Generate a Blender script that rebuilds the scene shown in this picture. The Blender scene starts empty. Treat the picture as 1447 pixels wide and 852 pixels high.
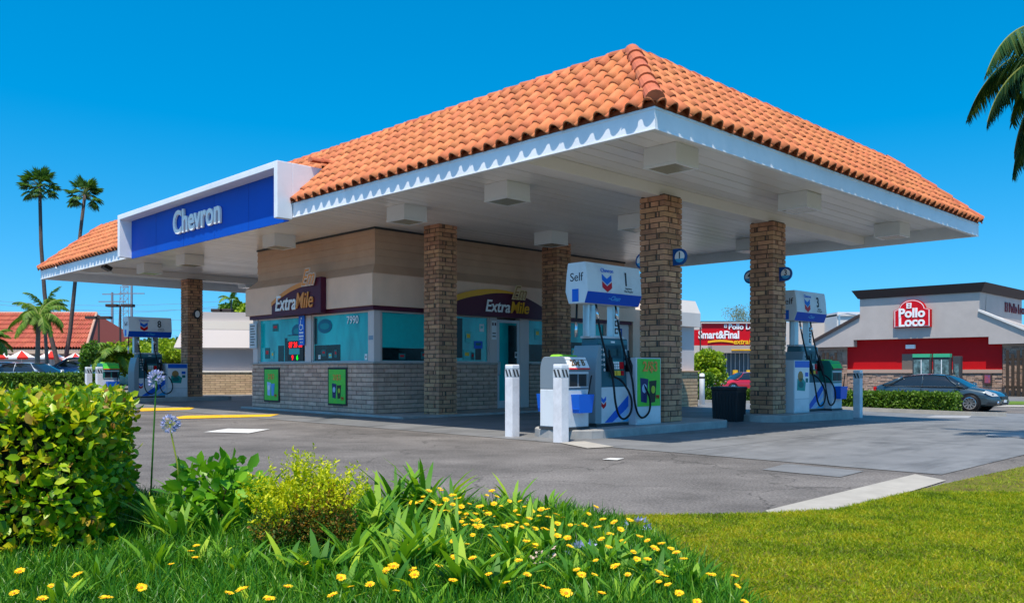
import bpy, bmesh, math, random
import numpy as np
from mathutils import Vector, Matrix, Euler

R = math.radians
random.seed(7)
rng = np.random.default_rng(11)
scene = bpy.context.scene
COL = scene.collection

# ------------------------------------------------------------------ camera, sky, sun, exposure
cam_d = bpy.data.cameras.new("camera")
cam = bpy.data.objects.new("camera", cam_d); COL.objects.link(cam)
cam.location = (0, 0, 1.1); cam.rotation_euler = (R(90), 0, 0)
cam_d.sensor_width = 36; cam_d.lens = 36*1205/1447
cam_d.shift_y = 96/1447; cam_d.clip_start = 0.05; cam_d.clip_end = 3000
scene.camera = cam

SUN_DIR = Vector((-0.571, -1.907, 4.6)).normalized()      # towards the sun
SUN_EL = math.asin(SUN_DIR.z); SUN_AZ = math.atan2(SUN_DIR.x, SUN_DIR.y)
world = bpy.data.worlds.new("World"); scene.world = world; world.use_nodes = True
nt = world.node_tree; nt.nodes.clear()
sky = nt.nodes.new("ShaderNodeTexSky"); sky.sky_type = 'NISHITA'; sky.sun_disc = False
sky.sun_elevation = SUN_EL; sky.sun_rotation = SUN_AZ
sky.air_density = 1.0; sky.dust_density = 0.8; sky.ozone_density = 2.5
hs = nt.nodes.new("ShaderNodeHueSaturation"); hs.inputs['Saturation'].default_value = 1.55
hs.inputs['Hue'].default_value = 0.487
tcw = nt.nodes.new("ShaderNodeTexCoord"); mpw = nt.nodes.new("ShaderNodeMapping"); mpw.vector_type = 'POINT'
mpw.inputs['Scale'].default_value = (1, 1, .88); mpw.inputs['Location'].default_value = (0, 0, .13)   # clear dry air: the pale horizon band sits low
nt.links.new(tcw.outputs['Generated'], mpw.inputs[0]); nt.links.new(mpw.outputs[0], sky.inputs[0])
bg = nt.nodes.new("ShaderNodeBackground"); bg.inputs['Strength'].default_value = 0.142
wo = nt.nodes.new("ShaderNodeOutputWorld")
nt.links.new(sky.outputs[0], hs.inputs['Color']); nt.links.new(hs.outputs[0], bg.inputs[0]); nt.links.new(bg.outputs[0], wo.inputs[0])

sun_d = bpy.data.lights.new("sun", 'SUN'); sun_d.energy = 3.95; sun_d.angle = R(0.5); sun_d.color = (1, 0.90, 0.76)
sun = bpy.data.objects.new("sun", sun_d); COL.objects.link(sun)
sun.rotation_euler = SUN_DIR.to_track_quat('Z', 'Y').to_euler()
scene.view_settings.view_transform = 'Standard'; scene.view_settings.look = 'None'
scene.view_settings.gamma = 1; scene.view_settings.use_curve_mapping = False
scene.view_settings.exposure = 0.55
scene.cycles.max_bounces = 8; scene.cycles.diffuse_bounces = 5; scene.cycles.transparent_max_bounces = 8

# ------------------------------------------------------------------ materials
MATS = {}
def mat(name, col, rough=0.6, metal=0.0, spec=0.22, var=0.0, vscale=3.0, bump=0.0, bscale=40.0, emit=None, col2=None, coat=0.0, island=0.0, dirt=0.0):
    """Principled material; var / col2: noise mottling, island: per-piece value jitter, bump: fine relief"""
    if name in MATS: return MATS[name]
    m = bpy.data.materials.new(name); m.use_nodes = True; t = m.node_tree; N = t.nodes; L = t.links
    b = N['Principled BSDF']; b.inputs['Base Color'].default_value = (*col, 1)
    b.inputs['Roughness'].default_value = rough; b.inputs['Metallic'].default_value = metal
    b.inputs['Specular IOR Level'].default_value = spec; b.inputs['Coat Weight'].default_value = coat
    tc = N.new('ShaderNodeTexCoord'); out = None
    if var or col2:
        n = N.new('ShaderNodeTexNoise'); n.inputs['Scale'].default_value = vscale; n.inputs['Detail'].default_value = 6; n.inputs['Roughness'].default_value = .62
        L.new(tc.outputs['Object'], n.inputs['Vector'])
        r = N.new('ShaderNodeValToRGB'); r.color_ramp.elements[0].position = .32; r.color_ramp.elements[1].position = .68
        c2 = col2 or tuple(min(1, c*(1+var)) for c in col); c1 = col if col2 else tuple(c*(1-var) for c in col)
        r.color_ramp.elements[0].color = (*c1, 1); r.color_ramp.elements[1].color = (*c2, 1)
        L.new(n.outputs['Fac'], r.inputs[0]); out = r.outputs[0]
    if dirt:
        n = N.new('ShaderNodeTexNoise'); n.inputs['Scale'].default_value = 1.1; n.inputs['Detail'].default_value = 8; n.inputs['Roughness'].default_value = .7
        L.new(tc.outputs['Object'], n.inputs['Vector'])
        r = N.new('ShaderNodeMapRange'); r.inputs[1].default_value = .45; r.inputs[2].default_value = .75; r.inputs[3].default_value = 1; r.inputs[4].default_value = 1-dirt
        L.new(n.outputs['Fac'], r.inputs[0])
        mx = N.new('ShaderNodeMix'); mx.data_type = 'RGBA'; mx.blend_type = 'MULTIPLY'; mx.inputs[0].default_value = 1
        if out: L.new(out, mx.inputs[6])
        else: mx.inputs[6].default_value = (*col, 1)
        L.new(r.outputs[0], mx.inputs[7]); out = mx.outputs[2]
    if island:
        g = N.new('ShaderNodeNewGeometry'); h = N.new('ShaderNodeHueSaturation')
        mr = N.new('ShaderNodeMapRange'); mr.inputs[3].default_value = 1-island; mr.inputs[4].default_value = 1+island
        L.new(g.outputs['Random Per Island'], mr.inputs[0]); L.new(mr.outputs[0], h.inputs['Value'])
        mh = N.new('ShaderNodeMath'); mh.operation = 'MULTIPLY'; mh.inputs[1].default_value = 7.31
        fr = N.new('ShaderNodeMath'); fr.operation = 'FRACT'; L.new(g.outputs['Random Per Island'], mh.inputs[0]); L.new(mh.outputs[0], fr.inputs[0])
        m2 = N.new('ShaderNodeMapRange'); m2.inputs[3].default_value = .5-island*.035; m2.inputs[4].default_value = .5+island*.035
        L.new(fr.outputs[0], m2.inputs[0]); L.new(m2.outputs[0], h.inputs['Hue'])
        if out: L.new(out, h.inputs['Color'])
        else: h.inputs['Color'].default_value = (*col, 1)
        out = h.outputs[0]
    if out: L.new(out, b.inputs['Base Color'])
    if bump:
        n = N.new('ShaderNodeTexNoise'); n.inputs['Scale'].default_value = bscale; n.inputs['Detail'].default_value = 5
        L.new(tc.outputs['Object'], n.inputs['Vector'])
        bp = N.new('ShaderNodeBump'); bp.inputs['Strength'].default_value = bump; bp.inputs['Distance'].default_value = .01
        L.new(n.outputs['Fac'], bp.inputs['Height']); L.new(bp.outputs[0], b.inputs['Normal'])
    if emit: b.inputs['Emission Color'].default_value = (*col, 1); b.inputs['Emission Strength'].default_value = emit
    MATS[name] = m; return m

def leafmat(name, cols, rough=0.5, trans=0.32, spec=.3):
    if name in MATS: return MATS[name]
    m = bpy.data.materials.new(name); m.use_nodes = True; t = m.node_tree; N = t.nodes; L = t.links
    b = N['Principled BSDF']; b.inputs['Roughness'].default_value = rough; b.inputs['Specular IOR Level'].default_value = spec
    g = N.new('ShaderNodeNewGeometry'); r = N.new('ShaderNodeValToRGB')
    els = r.color_ramp.elements
    els[0].color = (*cols[0], 1); els[1].color = (*cols[-1], 1)
    for i, c in enumerate(cols[1:-1]):
        e = els.new((i+1)/(len(cols)-1)); e.color = (*c, 1)
    L.new(g.outputs['Random Per Island'], r.inputs[0]); L.new(r.outputs[0], b.inputs['Base Color'])
    tr = N.new('ShaderNodeBsdfTranslucent')
    sc = N.new('ShaderNodeMix'); sc.data_type = 'RGBA'; sc.blend_type = 'MULTIPLY'; sc.inputs[0].default_value = 1; sc.inputs[7].default_value = (1.3, 1.35, .5, 1)
    L.new(r.outputs[0], sc.inputs[6]); L.new(sc.outputs[2], tr.inputs['Color'])
    mx = N.new('ShaderNodeMixShader'); mx.inputs[0].default_value = trans
    L.new(b.outputs[0], mx.inputs[1]); L.new(tr.outputs[0], mx.inputs[2]); L.new(mx.outputs[0], N['Material Output'].inputs[0])
    MATS[name] = m; return m

# ------------------------------------------------------------------ object helpers
def tag(o, label=None, cat=None, group=None, kind=None):
    if label: o['label'] = label
    if cat: o['category'] = cat
    if group: o['group'] = group
    if kind: o['kind'] = kind
    return o
def empty(name, loc=(0, 0, 0), rz=0.0, label=None, cat=None, group=None):
    o = bpy.data.objects.new(name, None); COL.objects.link(o); o.location = loc; o.rotation_euler = (0, 0, rz)
    o.empty_display_size = .2
    return tag(o, label, cat, group)
def link_mesh(name, me, parent=None, loc=(0, 0, 0), rot=(0, 0, 0)):
    o = bpy.data.objects.new(name, me); COL.objects.link(o); o.location = loc; o.rotation_euler = rot
    if parent: o.parent = parent
    return o
def copy_tree(o, parent=None):
    kids = list(o.children)
    c = o.copy(); COL.objects.link(c)
    if parent: c.parent = parent; c.matrix_parent_inverse = o.matrix_parent_inverse.copy()
    for ch in kids: copy_tree(ch, c)
    return c

BOXF = [(0, 3, 2, 1), (4, 5, 6, 7), (0, 1, 5, 4), (1, 2, 6, 5), (2, 3, 7, 6), (3, 0, 4, 7)]
class MB:
    def __init__(s): s.v = []; s.f = []; s.m = []
    def add(s, vs, fs, mi=0):
        n = len(s.v); s.v += [tuple(v) for v in vs]; s.f += [tuple(i+n for i in f) for f in fs]; s.m += [mi]*len(fs); return s
    def box(s, x0, y0, z0, x1, y1, z1, mi=0, M=None):
        vs = [(x0, y0, z0), (x1, y0, z0), (x1, y1, z0), (x0, y1, z0), (x0, y0, z1), (x1, y0, z1), (x1, y1, z1), (x0, y1, z1)]
        if M: vs = [M @ Vector(v) for v in vs]
        return s.add(vs, BOXF, mi)
    def tube(s, pts, r, n=8, mi=0, cap=True):
        pts = [Vector(p) for p in pts]; rs = r if isinstance(r, (list, tuple)) else [r]*len(pts)
        vs = []; up = Vector((0, 0, 1)); prev = None
        for i, p in enumerate(pts):
            d = (pts[min(i+1, len(pts)-1)]-pts[max(i-1, 0)]).normalized()
            if prev is None: a = d.cross(up if abs(d.z) < .9 else Vector((1, 0, 0))).normalized()
            else: a = (prev - d*prev.dot(d)).normalized()
            prev = a; b = d.cross(a)
            for k in range(n):
                t = 2*math.pi*k/n; vs.append(p+(a*math.cos(t)+b*math.sin(t))*rs[i])
        fs = []
        for i in range(len(pts)-1):
            for k in range(n):
                fs.append((i*n+k, i*n+(k+1) % n, (i+1)*n+(k+1) % n, (i+1)*n+k))
        if cap: fs.append(tuple(reversed(range(n)))); fs.append(tuple((len(pts)-1)*n+k for k in range(n)))
        return s.add(vs, fs, mi)
    def cyl(s, x, y, z0, z1, r0, r1=None, n=16, mi=0):
        return s.tube([(x, y, z0), (x, y, z1)], [r0, r0 if r1 is None else r1], n, mi)
    def prism(s, poly, z0, z1, mi=0, M=None):
        """poly: 2-D points in XY extruded z0..z1 (counter-clockwise)"""
        n = len(poly); vs = [(x, y, z0) for x, y in poly]+[(x, y, z1) for x, y in poly]
        if M: vs = [M @ Vector(v) for v in vs]
        fs = [tuple(reversed(range(n))), tuple(range(n, 2*n))]+[(i, (i+1) % n, n+(i+1) % n, n+i) for i in range(n)]
        return s.add(vs, fs, mi)
    def build(s, name, mats, parent=None, loc=(0, 0, 0), rot=(0, 0, 0), smooth=False, bevel=0.0, seg=2):
        me = bpy.data.meshes.new(name); me.from_pydata(s.v, [], s.f)
        if not isinstance(mats, (list, tuple)): mats = [mats]
        for m in mats: me.materials.append(m)
        if len(mats) > 1: me.polygons.foreach_set('material_index', s.m)
        if smooth: me.polygons.foreach_set('use_smooth', [True]*len(me.polygons))
        me.update()
        o = link_mesh(name, me, parent, loc, rot)
        if bevel:
            md = o.modifiers.new('b', 'BEVEL'); md.width = bevel; md.segments = seg; md.limit_method = 'ANGLE'; md.angle_limit = R(40)
            md.harden_normals = False
        return o

def bulk(name, T, F, P, A, B, C, S, mats, parent=None, kind=None, midx=None):
    """copies of a template (T verts k*3, F faces) at P with axes A,B,C (n*3) and scale S (n or n*3)"""
    T = np.asarray(T, float); n = len(P); k = len(T)
    S = np.asarray(S, float)
    if S.ndim == 1: S = np.repeat(S[:, None], 3, 1)
    V = P[:, None, :] + A[:, None, :]*(T[None, :, 0, None]*S[:, None, 0, None]) + B[:, None, :]*(T[None, :, 1, None]*S[:, None, 1, None]) + C[:, None, :]*(T[None, :, 2, None]*S[:, None, 2, None])
    V = V.reshape(-1, 3).astype(np.float32)
    lens = [len(f) for f in F]; flat = np.concatenate([np.asarray(f) for f in F])
    I = (flat[None, :]+(np.arange(n)*k)[:, None]).ravel().astype(np.int32)
    tot = np.tile(lens, n).astype(np.int32); start = np.concatenate([[0], np.cumsum(tot)[:-1]]).astype(np.int32)
    me = bpy.data.meshes.new(name); me.vertices.add(len(V)); me.vertices.foreach_set('co', V.ravel())
    me.loops.add(len(I)); me.loops.foreach_set('vertex_index', I)
    me.polygons.add(len(tot)); me.polygons.foreach_set('loop_start', start); me.polygons.foreach_set('loop_total', tot)
    if not isinstance(mats, (list, tuple)): mats = [mats]
    for m in mats: me.materials.append(m)
    if midx is not None: me.polygons.foreach_set('material_index', np.tile(midx, n).astype(np.int32))
    me.update(calc_edges=True); me.validate()
    o = link_mesh(name, me, parent)
    if kind: o['kind'] = kind
    return o
def nrm(a): return a/np.maximum(np.linalg.norm(a, axis=1, keepdims=True), 1e-9)
def frames(D, Nn):
    """length axis D, rough normal Nn -> (side, length, normal)"""
    D = nrm(D); X = nrm(np.cross(D, Nn)); return X, D, nrm(np.cross(X, D))

FR = (R(90), 0, 0)                 # sign art facing -y (reads left->right along +x)
FL = (R(90), 0, R(-90))            # sign art facing -x (reads along -y)
_FONT_CACHE = {}
def text(name, s, size, m, parent, loc, rot, ext=.006, off=0.0, shear=0.0, align='CENTER', sx=1.0, bevel=0.0):
    cu = bpy.data.curves.new(name, 'FONT'); cu.body = s; cu.size = size; cu.extrude = ext; cu.offset = off*size; cu.shear = shear
    cu.align_x = align; cu.align_y = 'CENTER'; cu.resolution_u = 4; cu.bevel_depth = bevel
    o = bpy.data.objects.new('tmp', cu); COL.objects.link(o)
    dg = bpy.context.evaluated_depsgraph_get(); dg.update()
    me = bpy.data.meshes.new_from_object(o.evaluated_get(dg)); bpy.data.objects.remove(o)
    me.name = name; me.materials.clear(); me.materials.append(m)
    q = link_mesh(name, me, parent, loc, rot); q.scale = (sx, 1, 1); return q
def art(name, shapes, mats, parent, loc, rot, t=.004):
    """flat painted shapes: (points, layer, material index), each a thin raised plate"""
    b = MB()
    for pts, layer, mi in shapes: b.prism(pts, 0 if layer == 0 else layer*t*.5, (layer+1)*t, mi)
    return b.build(name, mats, parent, loc, rot)
def rect(x0, y0, x1, y1): return [(x0, y0), (x1, y0), (x1, y1), (x0, y1)]
def ell(cx, cy, rx, ry, n=20, a0=0, a1=360): 
    return [(cx+rx*math.cos(R(a0+(a1-a0)*i/(n if a1-a0 >= 360 else n-1))), cy+ry*math.sin(R(a0+(a1-a0)*i/(n if a1-a0 >= 360 else n-1)))) for i in range(n)]
def chev(cx, cy, w, h, drop): return [(cx-w/2, cy+h), (cx-w/2, cy), (cx, cy-drop), (cx+w/2, cy), (cx+w/2, cy+h), (cx, cy+h-drop)]

# ------------------------------------------------------------------ ground shape and the station frame
def gz(x, y):
    t = min(1, max(0, (.8*x+.4*y-10)/20)); return -.56*(t*t*(3-2*t))
TH = math.atan2(.7013, .7129); O0 = (1.84, 11.0)
def W(b, a, z=0.0):                                     # station local (b, a) -> world
    return (O0[0]+.7129*b-.7013*a, O0[1]+.7013*b+.7129*a, z)
def px(u, v, z=0.0):                                    # photo pixel on the plane z -> world
    d = 1205*(1.1-z)/(v-522); return ((u-723.5)/1205*d, d)
def gpx(u, v):                                          # photo pixel on the ground
    z = 0
    for _ in range(12): x, y = px(u, v, z); z = gz(x, y)
    return (x, y)
def at(u, d): return (u-723.5)/1205*d
def zat(v, d): return 1.1+(522-v)/1205*d

# ------------------------------------------------------------------ material set
def asphalt_mat():
    m = mat('asphalt', (.142, .132, .124), .85, var=.22, vscale=.9, bump=.5, bscale=90)
    t = m.node_tree; N = t.nodes; L = t.links; b = N['Principled BSDF']; tc = N.new('ShaderNodeTexCoord')
    base = b.inputs['Base Color'].links[0].from_socket
    n = N.new('ShaderNodeTexNoise'); n.inputs['Scale'].default_value = 42; n.inputs['Detail'].default_value = 8; n.inputs['Roughness'].default_value = .75; L.new(tc.outputs['Object'], n.inputs['Vector'])
    mr = N.new('ShaderNodeMapRange'); mr.inputs[1].default_value = .3; mr.inputs[2].default_value = .7; mr.inputs[3].default_value = .25; mr.inputs[4].default_value = 1.9
    L.new(n.outputs['Fac'], mr.inputs[0])
    n2 = N.new('ShaderNodeTexNoise'); n2.inputs['Scale'].default_value = .35; n2.inputs['Detail'].default_value = 8; n2.inputs['Roughness'].default_value = .7
    mp = N.new('ShaderNodeMapping'); mp.inputs['Scale'].default_value = (1, 1.3, 1); mp.inputs['Rotation'].default_value = (0, 0, .5)
    L.new(tc.outputs['Object'], mp.inputs[0]); L.new(mp.outputs[0], n2.inputs['Vector'])
    m3 = N.new('ShaderNodeMapRange'); m3.inputs[1].default_value = .34; m3.inputs[2].default_value = .56; m3.inputs[3].default_value = .62; m3.inputs[4].default_value = 1.08
    L.new(n2.outputs['Fac'], m3.inputs[0])
    mm = N.new('ShaderNodeMath'); mm.operation = 'MULTIPLY'; L.new(mr.outputs[0], mm.inputs[0]); L.new(m3.outputs[0], mm.inputs[1])
    # cracks
    vo = N.new('ShaderNodeTexVoronoi'); vo.feature = 'DISTANCE_TO_EDGE'; vo.inputs['Scale'].default_value = .33
    nn = N.new('ShaderNodeTexNoise'); nn.inputs['Scale'].default_value = 1.5; nn.inputs['Detail'].default_value = 6; L.new(tc.outputs['Object'], nn.inputs['Vector'])
    va = N.new('ShaderNodeVectorMath'); va.operation = 'ADD'; L.new(tc.outputs['Object'], va.inputs[0]); L.new(nn.outputs['Color'], va.inputs[1]); L.new(va.outputs[0], vo.inputs['Vector'])
    mc = N.new('ShaderNodeMapRange'); mc.inputs[1].default_value = 0; mc.inputs[2].default_value = .006; mc.inputs[3].default_value = .5; mc.inputs[4].default_value = 1
    L.new(vo.outputs['Distance'], mc.inputs[0])
    m4 = N.new('ShaderNodeMath'); m4.operation = 'MULTIPLY'; L.new(mm.outputs[0], m4.inputs[0]); L.new(mc.outputs[0], m4.inputs[1])
    mx = N.new('ShaderNodeMix'); mx.data_type = 'RGBA'; mx.blend_type = 'MULTIPLY'; mx.inputs[0].default_value = 1
    L.new(base, mx.inputs[6]); L.new(m4.outputs[0], mx.inputs[7]); L.new(mx.outputs[2], b.inputs['Base Color'])
    return m
ASPH = asphalt_mat()
def concrete_mat():
    m = mat('concrete_slab', (.195, .200, .205), .62, var=.13, vscale=.8, bump=.25, bscale=60, dirt=.22)
    t = m.node_tree; N = t.nodes; L = t.links; b = N['Principled BSDF']; tc = N.new('ShaderNodeTexCoord')
    base = b.inputs['Base Color'].links[0].from_socket
    # control joints on a 4.2 m grid and stains
    br = N.new('ShaderNodeTexBrick'); br.offset = 0; br.inputs['Scale'].default_value = 1; br.inputs['Brick Width'].default_value = 4.4; br.inputs['Row Height'].default_value = 3.6
    br.inputs['Mortar Size'].default_value = .016; br.inputs['Color1'].default_value = (1, 1, 1, 1); br.inputs['Color2'].default_value = (.9, .91, .92, 1); br.inputs['Mortar'].default_value = (.4, .4, .4, 1)
    L.new(tc.outputs['Object'], br.inputs['Vector'])
    n2 = N.new('ShaderNodeTexNoise'); n2.inputs['Scale'].default_value = .6; n2.inputs['Detail'].default_value = 9; n2.inputs['Roughness'].default_value = .72
    mp = N.new('ShaderNodeMapping'); mp.inputs['Scale'].default_value = (.6, 2.2, 1); L.new(tc.outputs['Object'], mp.inputs[0]); L.new(mp.outputs[0], n2.inputs['Vector'])
    m3 = N.new('ShaderNodeMapRange'); m3.inputs[1].default_value = .50; m3.inputs[2].default_value = .68; m3.inputs[3].default_value = 1; m3.inputs[4].default_value = .55
    L.new(n2.outputs['Fac'], m3.inputs[0])
    mx = N.new('ShaderNodeMix'); mx.data_type = 'RGBA'; mx.blend_type = 'MULTIPLY'; mx.inputs[0].default_value = 1
    L.new(base, mx.inputs[6]); L.new(br.outputs[0], mx.inputs[7])
    vo = N.new('ShaderNodeTexVoronoi'); vo.inputs['Scale'].default_value = .8; vo.inputs['Randomness'].default_value = 1
    wn = N.new('ShaderNodeTexNoise'); wn.inputs['Scale'].default_value = 5; wn.inputs['Detail'].default_value = 5; L.new(tc.outputs['Object'], wn.inputs['Vector'])
    wv = N.new('ShaderNodeVectorMath'); wv.operation = 'MULTIPLY_ADD'; wv.inputs[1].default_value = (.35, .35, .35); L.new(wn.outputs['Color'], wv.inputs[0]); L.new(tc.outputs['Object'], wv.inputs[2]); L.new(wv.outputs[0], vo.inputs['Vector'])
    mo = N.new('ShaderNodeMapRange'); mo.inputs[1].default_value = .05; mo.inputs[2].default_value = .22; mo.inputs[3].default_value = .55; mo.inputs[4].default_value = 1; L.new(vo.outputs['Distance'], mo.inputs[0])
    mq = N.new('ShaderNodeMath'); mq.operation = 'MULTIPLY'; L.new(m3.outputs[0], mq.inputs[0]); L.new(mo.outputs[0], mq.inputs[1]); m3 = mq
    my = N.new('ShaderNodeMix'); my.data_type = 'RGBA'; my.blend_type = 'MULTIPLY'; my.inputs[0].default_value = 1
    L.new(mx.outputs[2], my.inputs[6]); L.new(m3.outputs[0], my.inputs[7]); L.new(my.outputs[2], b.inputs['Base Color'])
    return m
CONC = concrete_mat()
APRON = mat('pale_concrete', (.38, .36, .32), .8, var=.1, vscale=4, bump=.3, bscale=80, dirt=.12)
KERB = mat('kerb_concrete', (.36, .36, .35), .7, var=.15, vscale=3, bump=.3, bscale=60, dirt=.3)
WHITE = mat('white_paint', (.80, .82, .84), .35, var=.03, vscale=2, dirt=.06)
WFASC = mat('white_fascia', (.80, .83, .87), .42, var=.03, vscale=1.5, bump=.08, bscale=12, dirt=.12)
SOFF = mat('soffit_metal', (.86, .82, .80), .30, spec=.6, island=.05, dirt=.06)
BEAMM = mat('beam_paint', (.82, .78, .75), .4, dirt=.06)
BRICK = mat('tan_brick', (.58, .31, .175), .8, col2=(.40, .21, .13), vscale=6, bump=.7, bscale=70, island=.24)
GBRICK = mat('greybrown_brick', (.66, .44, .34), .82, col2=(.48, .31, .24), vscale=6, bump=.6, bscale=60, island=.16)
TBRICK = mat('buff_brick', (.55, .40, .25), .82, col2=(.44, .31, .19), vscale=6, bump=.5, bscale=60, island=.14)
MORT = mat('dark_mortar', (.13, .10, .08), .95, bump=.3, bscale=80)
MORT2 = mat('grey_mortar', (.14, .11, .095), .95, bump=.3, bscale=80)
TILE = mat('terracotta_tile', (.64, .215, .085), .7, col2=(.54, .165, .065), vscale=5, bump=.2, bscale=60, island=.13, dirt=.22)
TILER = mat('ridge_tile', (.52, .15, .07), .66, var=.15, vscale=5, island=.16, dirt=.25)
ROOFF = mat('roof_felt', (.30, .28, .26), .9)
STUC = mat('beige_stucco', (.84, .58, .44), .85, var=.05, vscale=2, bump=.35, bscale=120, dirt=.08)
STUCU = mat('tan_siding', (.56, .37, .26), .8, var=.05, vscale=2, bump=.2, bscale=100, dirt=.1)
MAROON = mat('maroon_trim', (.085, .012, .035), .45)
GOLD = mat('gold_paint', (.80, .40, .03), .4)
ORNG = mat('orange_paint', (.75, .28, .06), .4)
BLUE = mat('deep_blue_panel', (.001, .075, .48), .55, spec=.2, var=.06, vscale=.7)
BLUE2 = mat('bright_blue', (.01, .13, .62), .35)
CYANB = mat('sky_blue_paint', (.05, .38, .70), .35)
RED = mat('sign_red', (.55, .004, .012), .4)
DRED = mat('wall_red', (.50, .003, .006), .6, var=.05, bump=.3, bscale=90)
BLACK = mat('black_rubber', (.012, .012, .014), .5)
BLACKP = mat('black_plastic', (.02, .022, .026), .4, var=.1)
DGREY = mat('dark_grey', (.05, .055, .06), .5)
CHAR = mat('charcoal_text', (.03, .03, .04), .5)
LGREY = mat('light_grey_panel', (.55, .60, .64), .38, dirt=.08)
PWHITE = mat('pump_white', (.68, .73, .77), .35, dirt=.3)
STEEL = mat('brushed_steel', (.50, .56, .60), .32, metal=.7, dirt=.1)
TEALG = mat('pump_teal_grey', (.035, .13, .17), .35, var=.1, dirt=.1)
TEALD = mat('pump_dark_teal', (.012, .05, .075), .3)
GREEN = mat('poster_green', (.12, .62, .04), .4, col2=(.05, .50, .08), vscale=3)
YELP = mat('poster_yellow', (.80, .52, .04), .4)
PAINTY = mat('road_yellow', (.80, .46, .02), .7, var=.12, vscale=6, dirt=.3)
PAINTW = mat('road_white', (.62, .62, .60), .7, var=.1, vscale=6, dirt=.25)
FRAME = mat('window_frame_pale', (.62, .54, .52), .45)
STONE = mat('ledge_stone', (.30, .20, .15), .9, col2=(.42, .30, .24), vscale=4, bump=.7, bscale=12, island=.2)
GRAYST = mat('grey_stucco', (.43, .39, .37), .88, var=.05, vscale=1, bump=.3, bscale=90, dirt=.06)
DBROWN = mat('dark_brown_cornice', (.055, .04, .038), .7)
WOODD = mat('dark_wood', (.05, .035, .025), .7, var=.2)
BARK = mat('palm_bark', (.20, .16, .13), .9, var=.25, vscale=14, bump=.8, bscale=25)
LENS = mat('lamp_lens', (.34, .34, .27), .2, spec=.8)
SOIL = mat('planting_soil', (.035, .028, .016), .95, var=.3, vscale=8, bump=1, bscale=30)
def teal_glass():
    m = bpy.data.materials.new('teal_film_glass'); m.use_nodes = True; t = m.node_tree; N = t.nodes; L = t.links
    b = N['Principled BSDF']; b.inputs['Roughness'].default_value = .07; b.inputs['Specular IOR Level'].default_value = .5
    tc = N.new('ShaderNodeTexCoord'); n = N.new('ShaderNodeTexNoise'); n.inputs['Scale'].default_value = 1.7; n.inputs['Detail'].default_value = 4
    mp = N.new('ShaderNodeMapping'); mp.inputs['Scale'].default_value = (1, 1, .35); L.new(tc.outputs['Object'], mp.inputs[0]); L.new(mp.outputs[0], n.inputs['Vector'])
    r = N.new('ShaderNodeValToRGB'); r.color_ramp.elements[0].position = .38; r.color_ramp.elements[0].color = (0, .27, .29, 1); r.color_ramp.elements[1].position = .6; r.color_ramp.elements[1].color = (.002, .50, .51, 1)
    L.new(n.outputs['Fac'], r.inputs[0]); L.new(r.outputs[0], b.inputs['Base Color']); return m
TGL = teal_glass()
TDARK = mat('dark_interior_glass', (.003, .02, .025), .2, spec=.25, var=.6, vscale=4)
BLIND = mat('teal_blind', (.01, .50, .50), .5, var=.06, vscale=9)
CARGL = mat('car_glass', (.012, .016, .02), .05, spec=.9)
CHROME = mat('bright_metal', (.70, .72, .74), .2, metal=1)

# ================================================================== SETTING
def grid_axis(pieces):
    out = []
    for a, b, n in pieces: out += list(np.linspace(a, b, n, endpoint=False))
    return out+[pieces[-1][1]]
xs = grid_axis([(-900, -120, 6), (-120, -30, 18), (-30, 45, 75), (45, 120, 18), (120, 900, 6)])
ys = grid_axis([(-60, -5, 5), (-5, 65, 70), (65, 150, 12), (150, 2200, 8)])
vs = [(x, y, gz(x, y)) for y in ys for x in xs]; nx = len(xs)
fs = [(j*nx+i, j*nx+i+1, (j+1)*nx+i+1, (j+1)*nx+i) for j in range(len(ys)-1) for i in range(nx-1)]
g = MB().add(vs, fs).build('ground', ASPH, smooth=True); g['kind'] = 'structure'

def poly_sheet(name, poly, dz, m, kind='structure', step=None, parent=None):
    """a polygon draped on the ground, dz above it; cut on a grid so that it follows the slope"""
    bm = bmesh.new(); vv = [bm.verts.new((x, y, 0)) for x, y in poly]; bm.faces.new(vv)
    if step:
        x0 = min(p[0] for p in poly); x1 = max(p[0] for p in poly); y0 = min(p[1] for p in poly); y1 = max(p[1] for p in poly)
        for k in range(int(x0//step), int(x1//step)+1): bmesh.ops.bisect_plane(bm, geom=bm.verts[:]+bm.edges[:]+bm.faces[:], plane_co=(k*step, 0, 0), plane_no=(1, 0, 0))
        for k in range(int(y0//step), int(y1//step)+1): bmesh.ops.bisect_plane(bm, geom=bm.verts[:]+bm.edges[:]+bm.faces[:], plane_co=(0, k*step, 0), plane_no=(0, 1, 0))
    bm.normal_update()
    for f in bm.faces:
        if f.normal.z < 0: f.normal_flip()
    for v in bm.verts: v.co.z = gz(v.co.x, v.co.y)+dz
    me = bpy.data.meshes.new(name); bm.to_mesh(me); bm.free(); me.materials.append(m)
    o = link_mesh(name, me, parent); o['kind'] = kind; return o
# concrete forecourt: built in the station frame so its joints run along the canopy
def forecourt():
    b = MB(); B = [0.4+1.0*i for i in range(27)]; A = [-3.35+1.0*i for i in range(35)]
    def p(i, j):
        x, y, _ = W(B[i], A[j]); return (B[i], A[j], gz(x, y)+.006)
    for i in range(len(B)-1):
        for j in range(len(A)-1):
            b.add([p(i, j), p(i+1, j), p(i+1, j+1), p(i, j+1)], [(0, 1, 2, 3)])
    o = b.build('concrete_forecourt', CONC, None, (O0[0], O0[1], 0), (0, 0, TH)); o['kind'] = 'structure'
forecourt()
poly_sheet('concrete_patch', [gpx(1077, 664), gpx(1187, 674.5), gpx(1221, 666), gpx(1111, 655.5)], .006, CONC)
poly_sheet('apron', [gpx(1082, 722.6), gpx(1090, 731), gpx(1185, 727), gpx(1337, 680), gpx(1293, 671)], .011, APRON)
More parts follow.
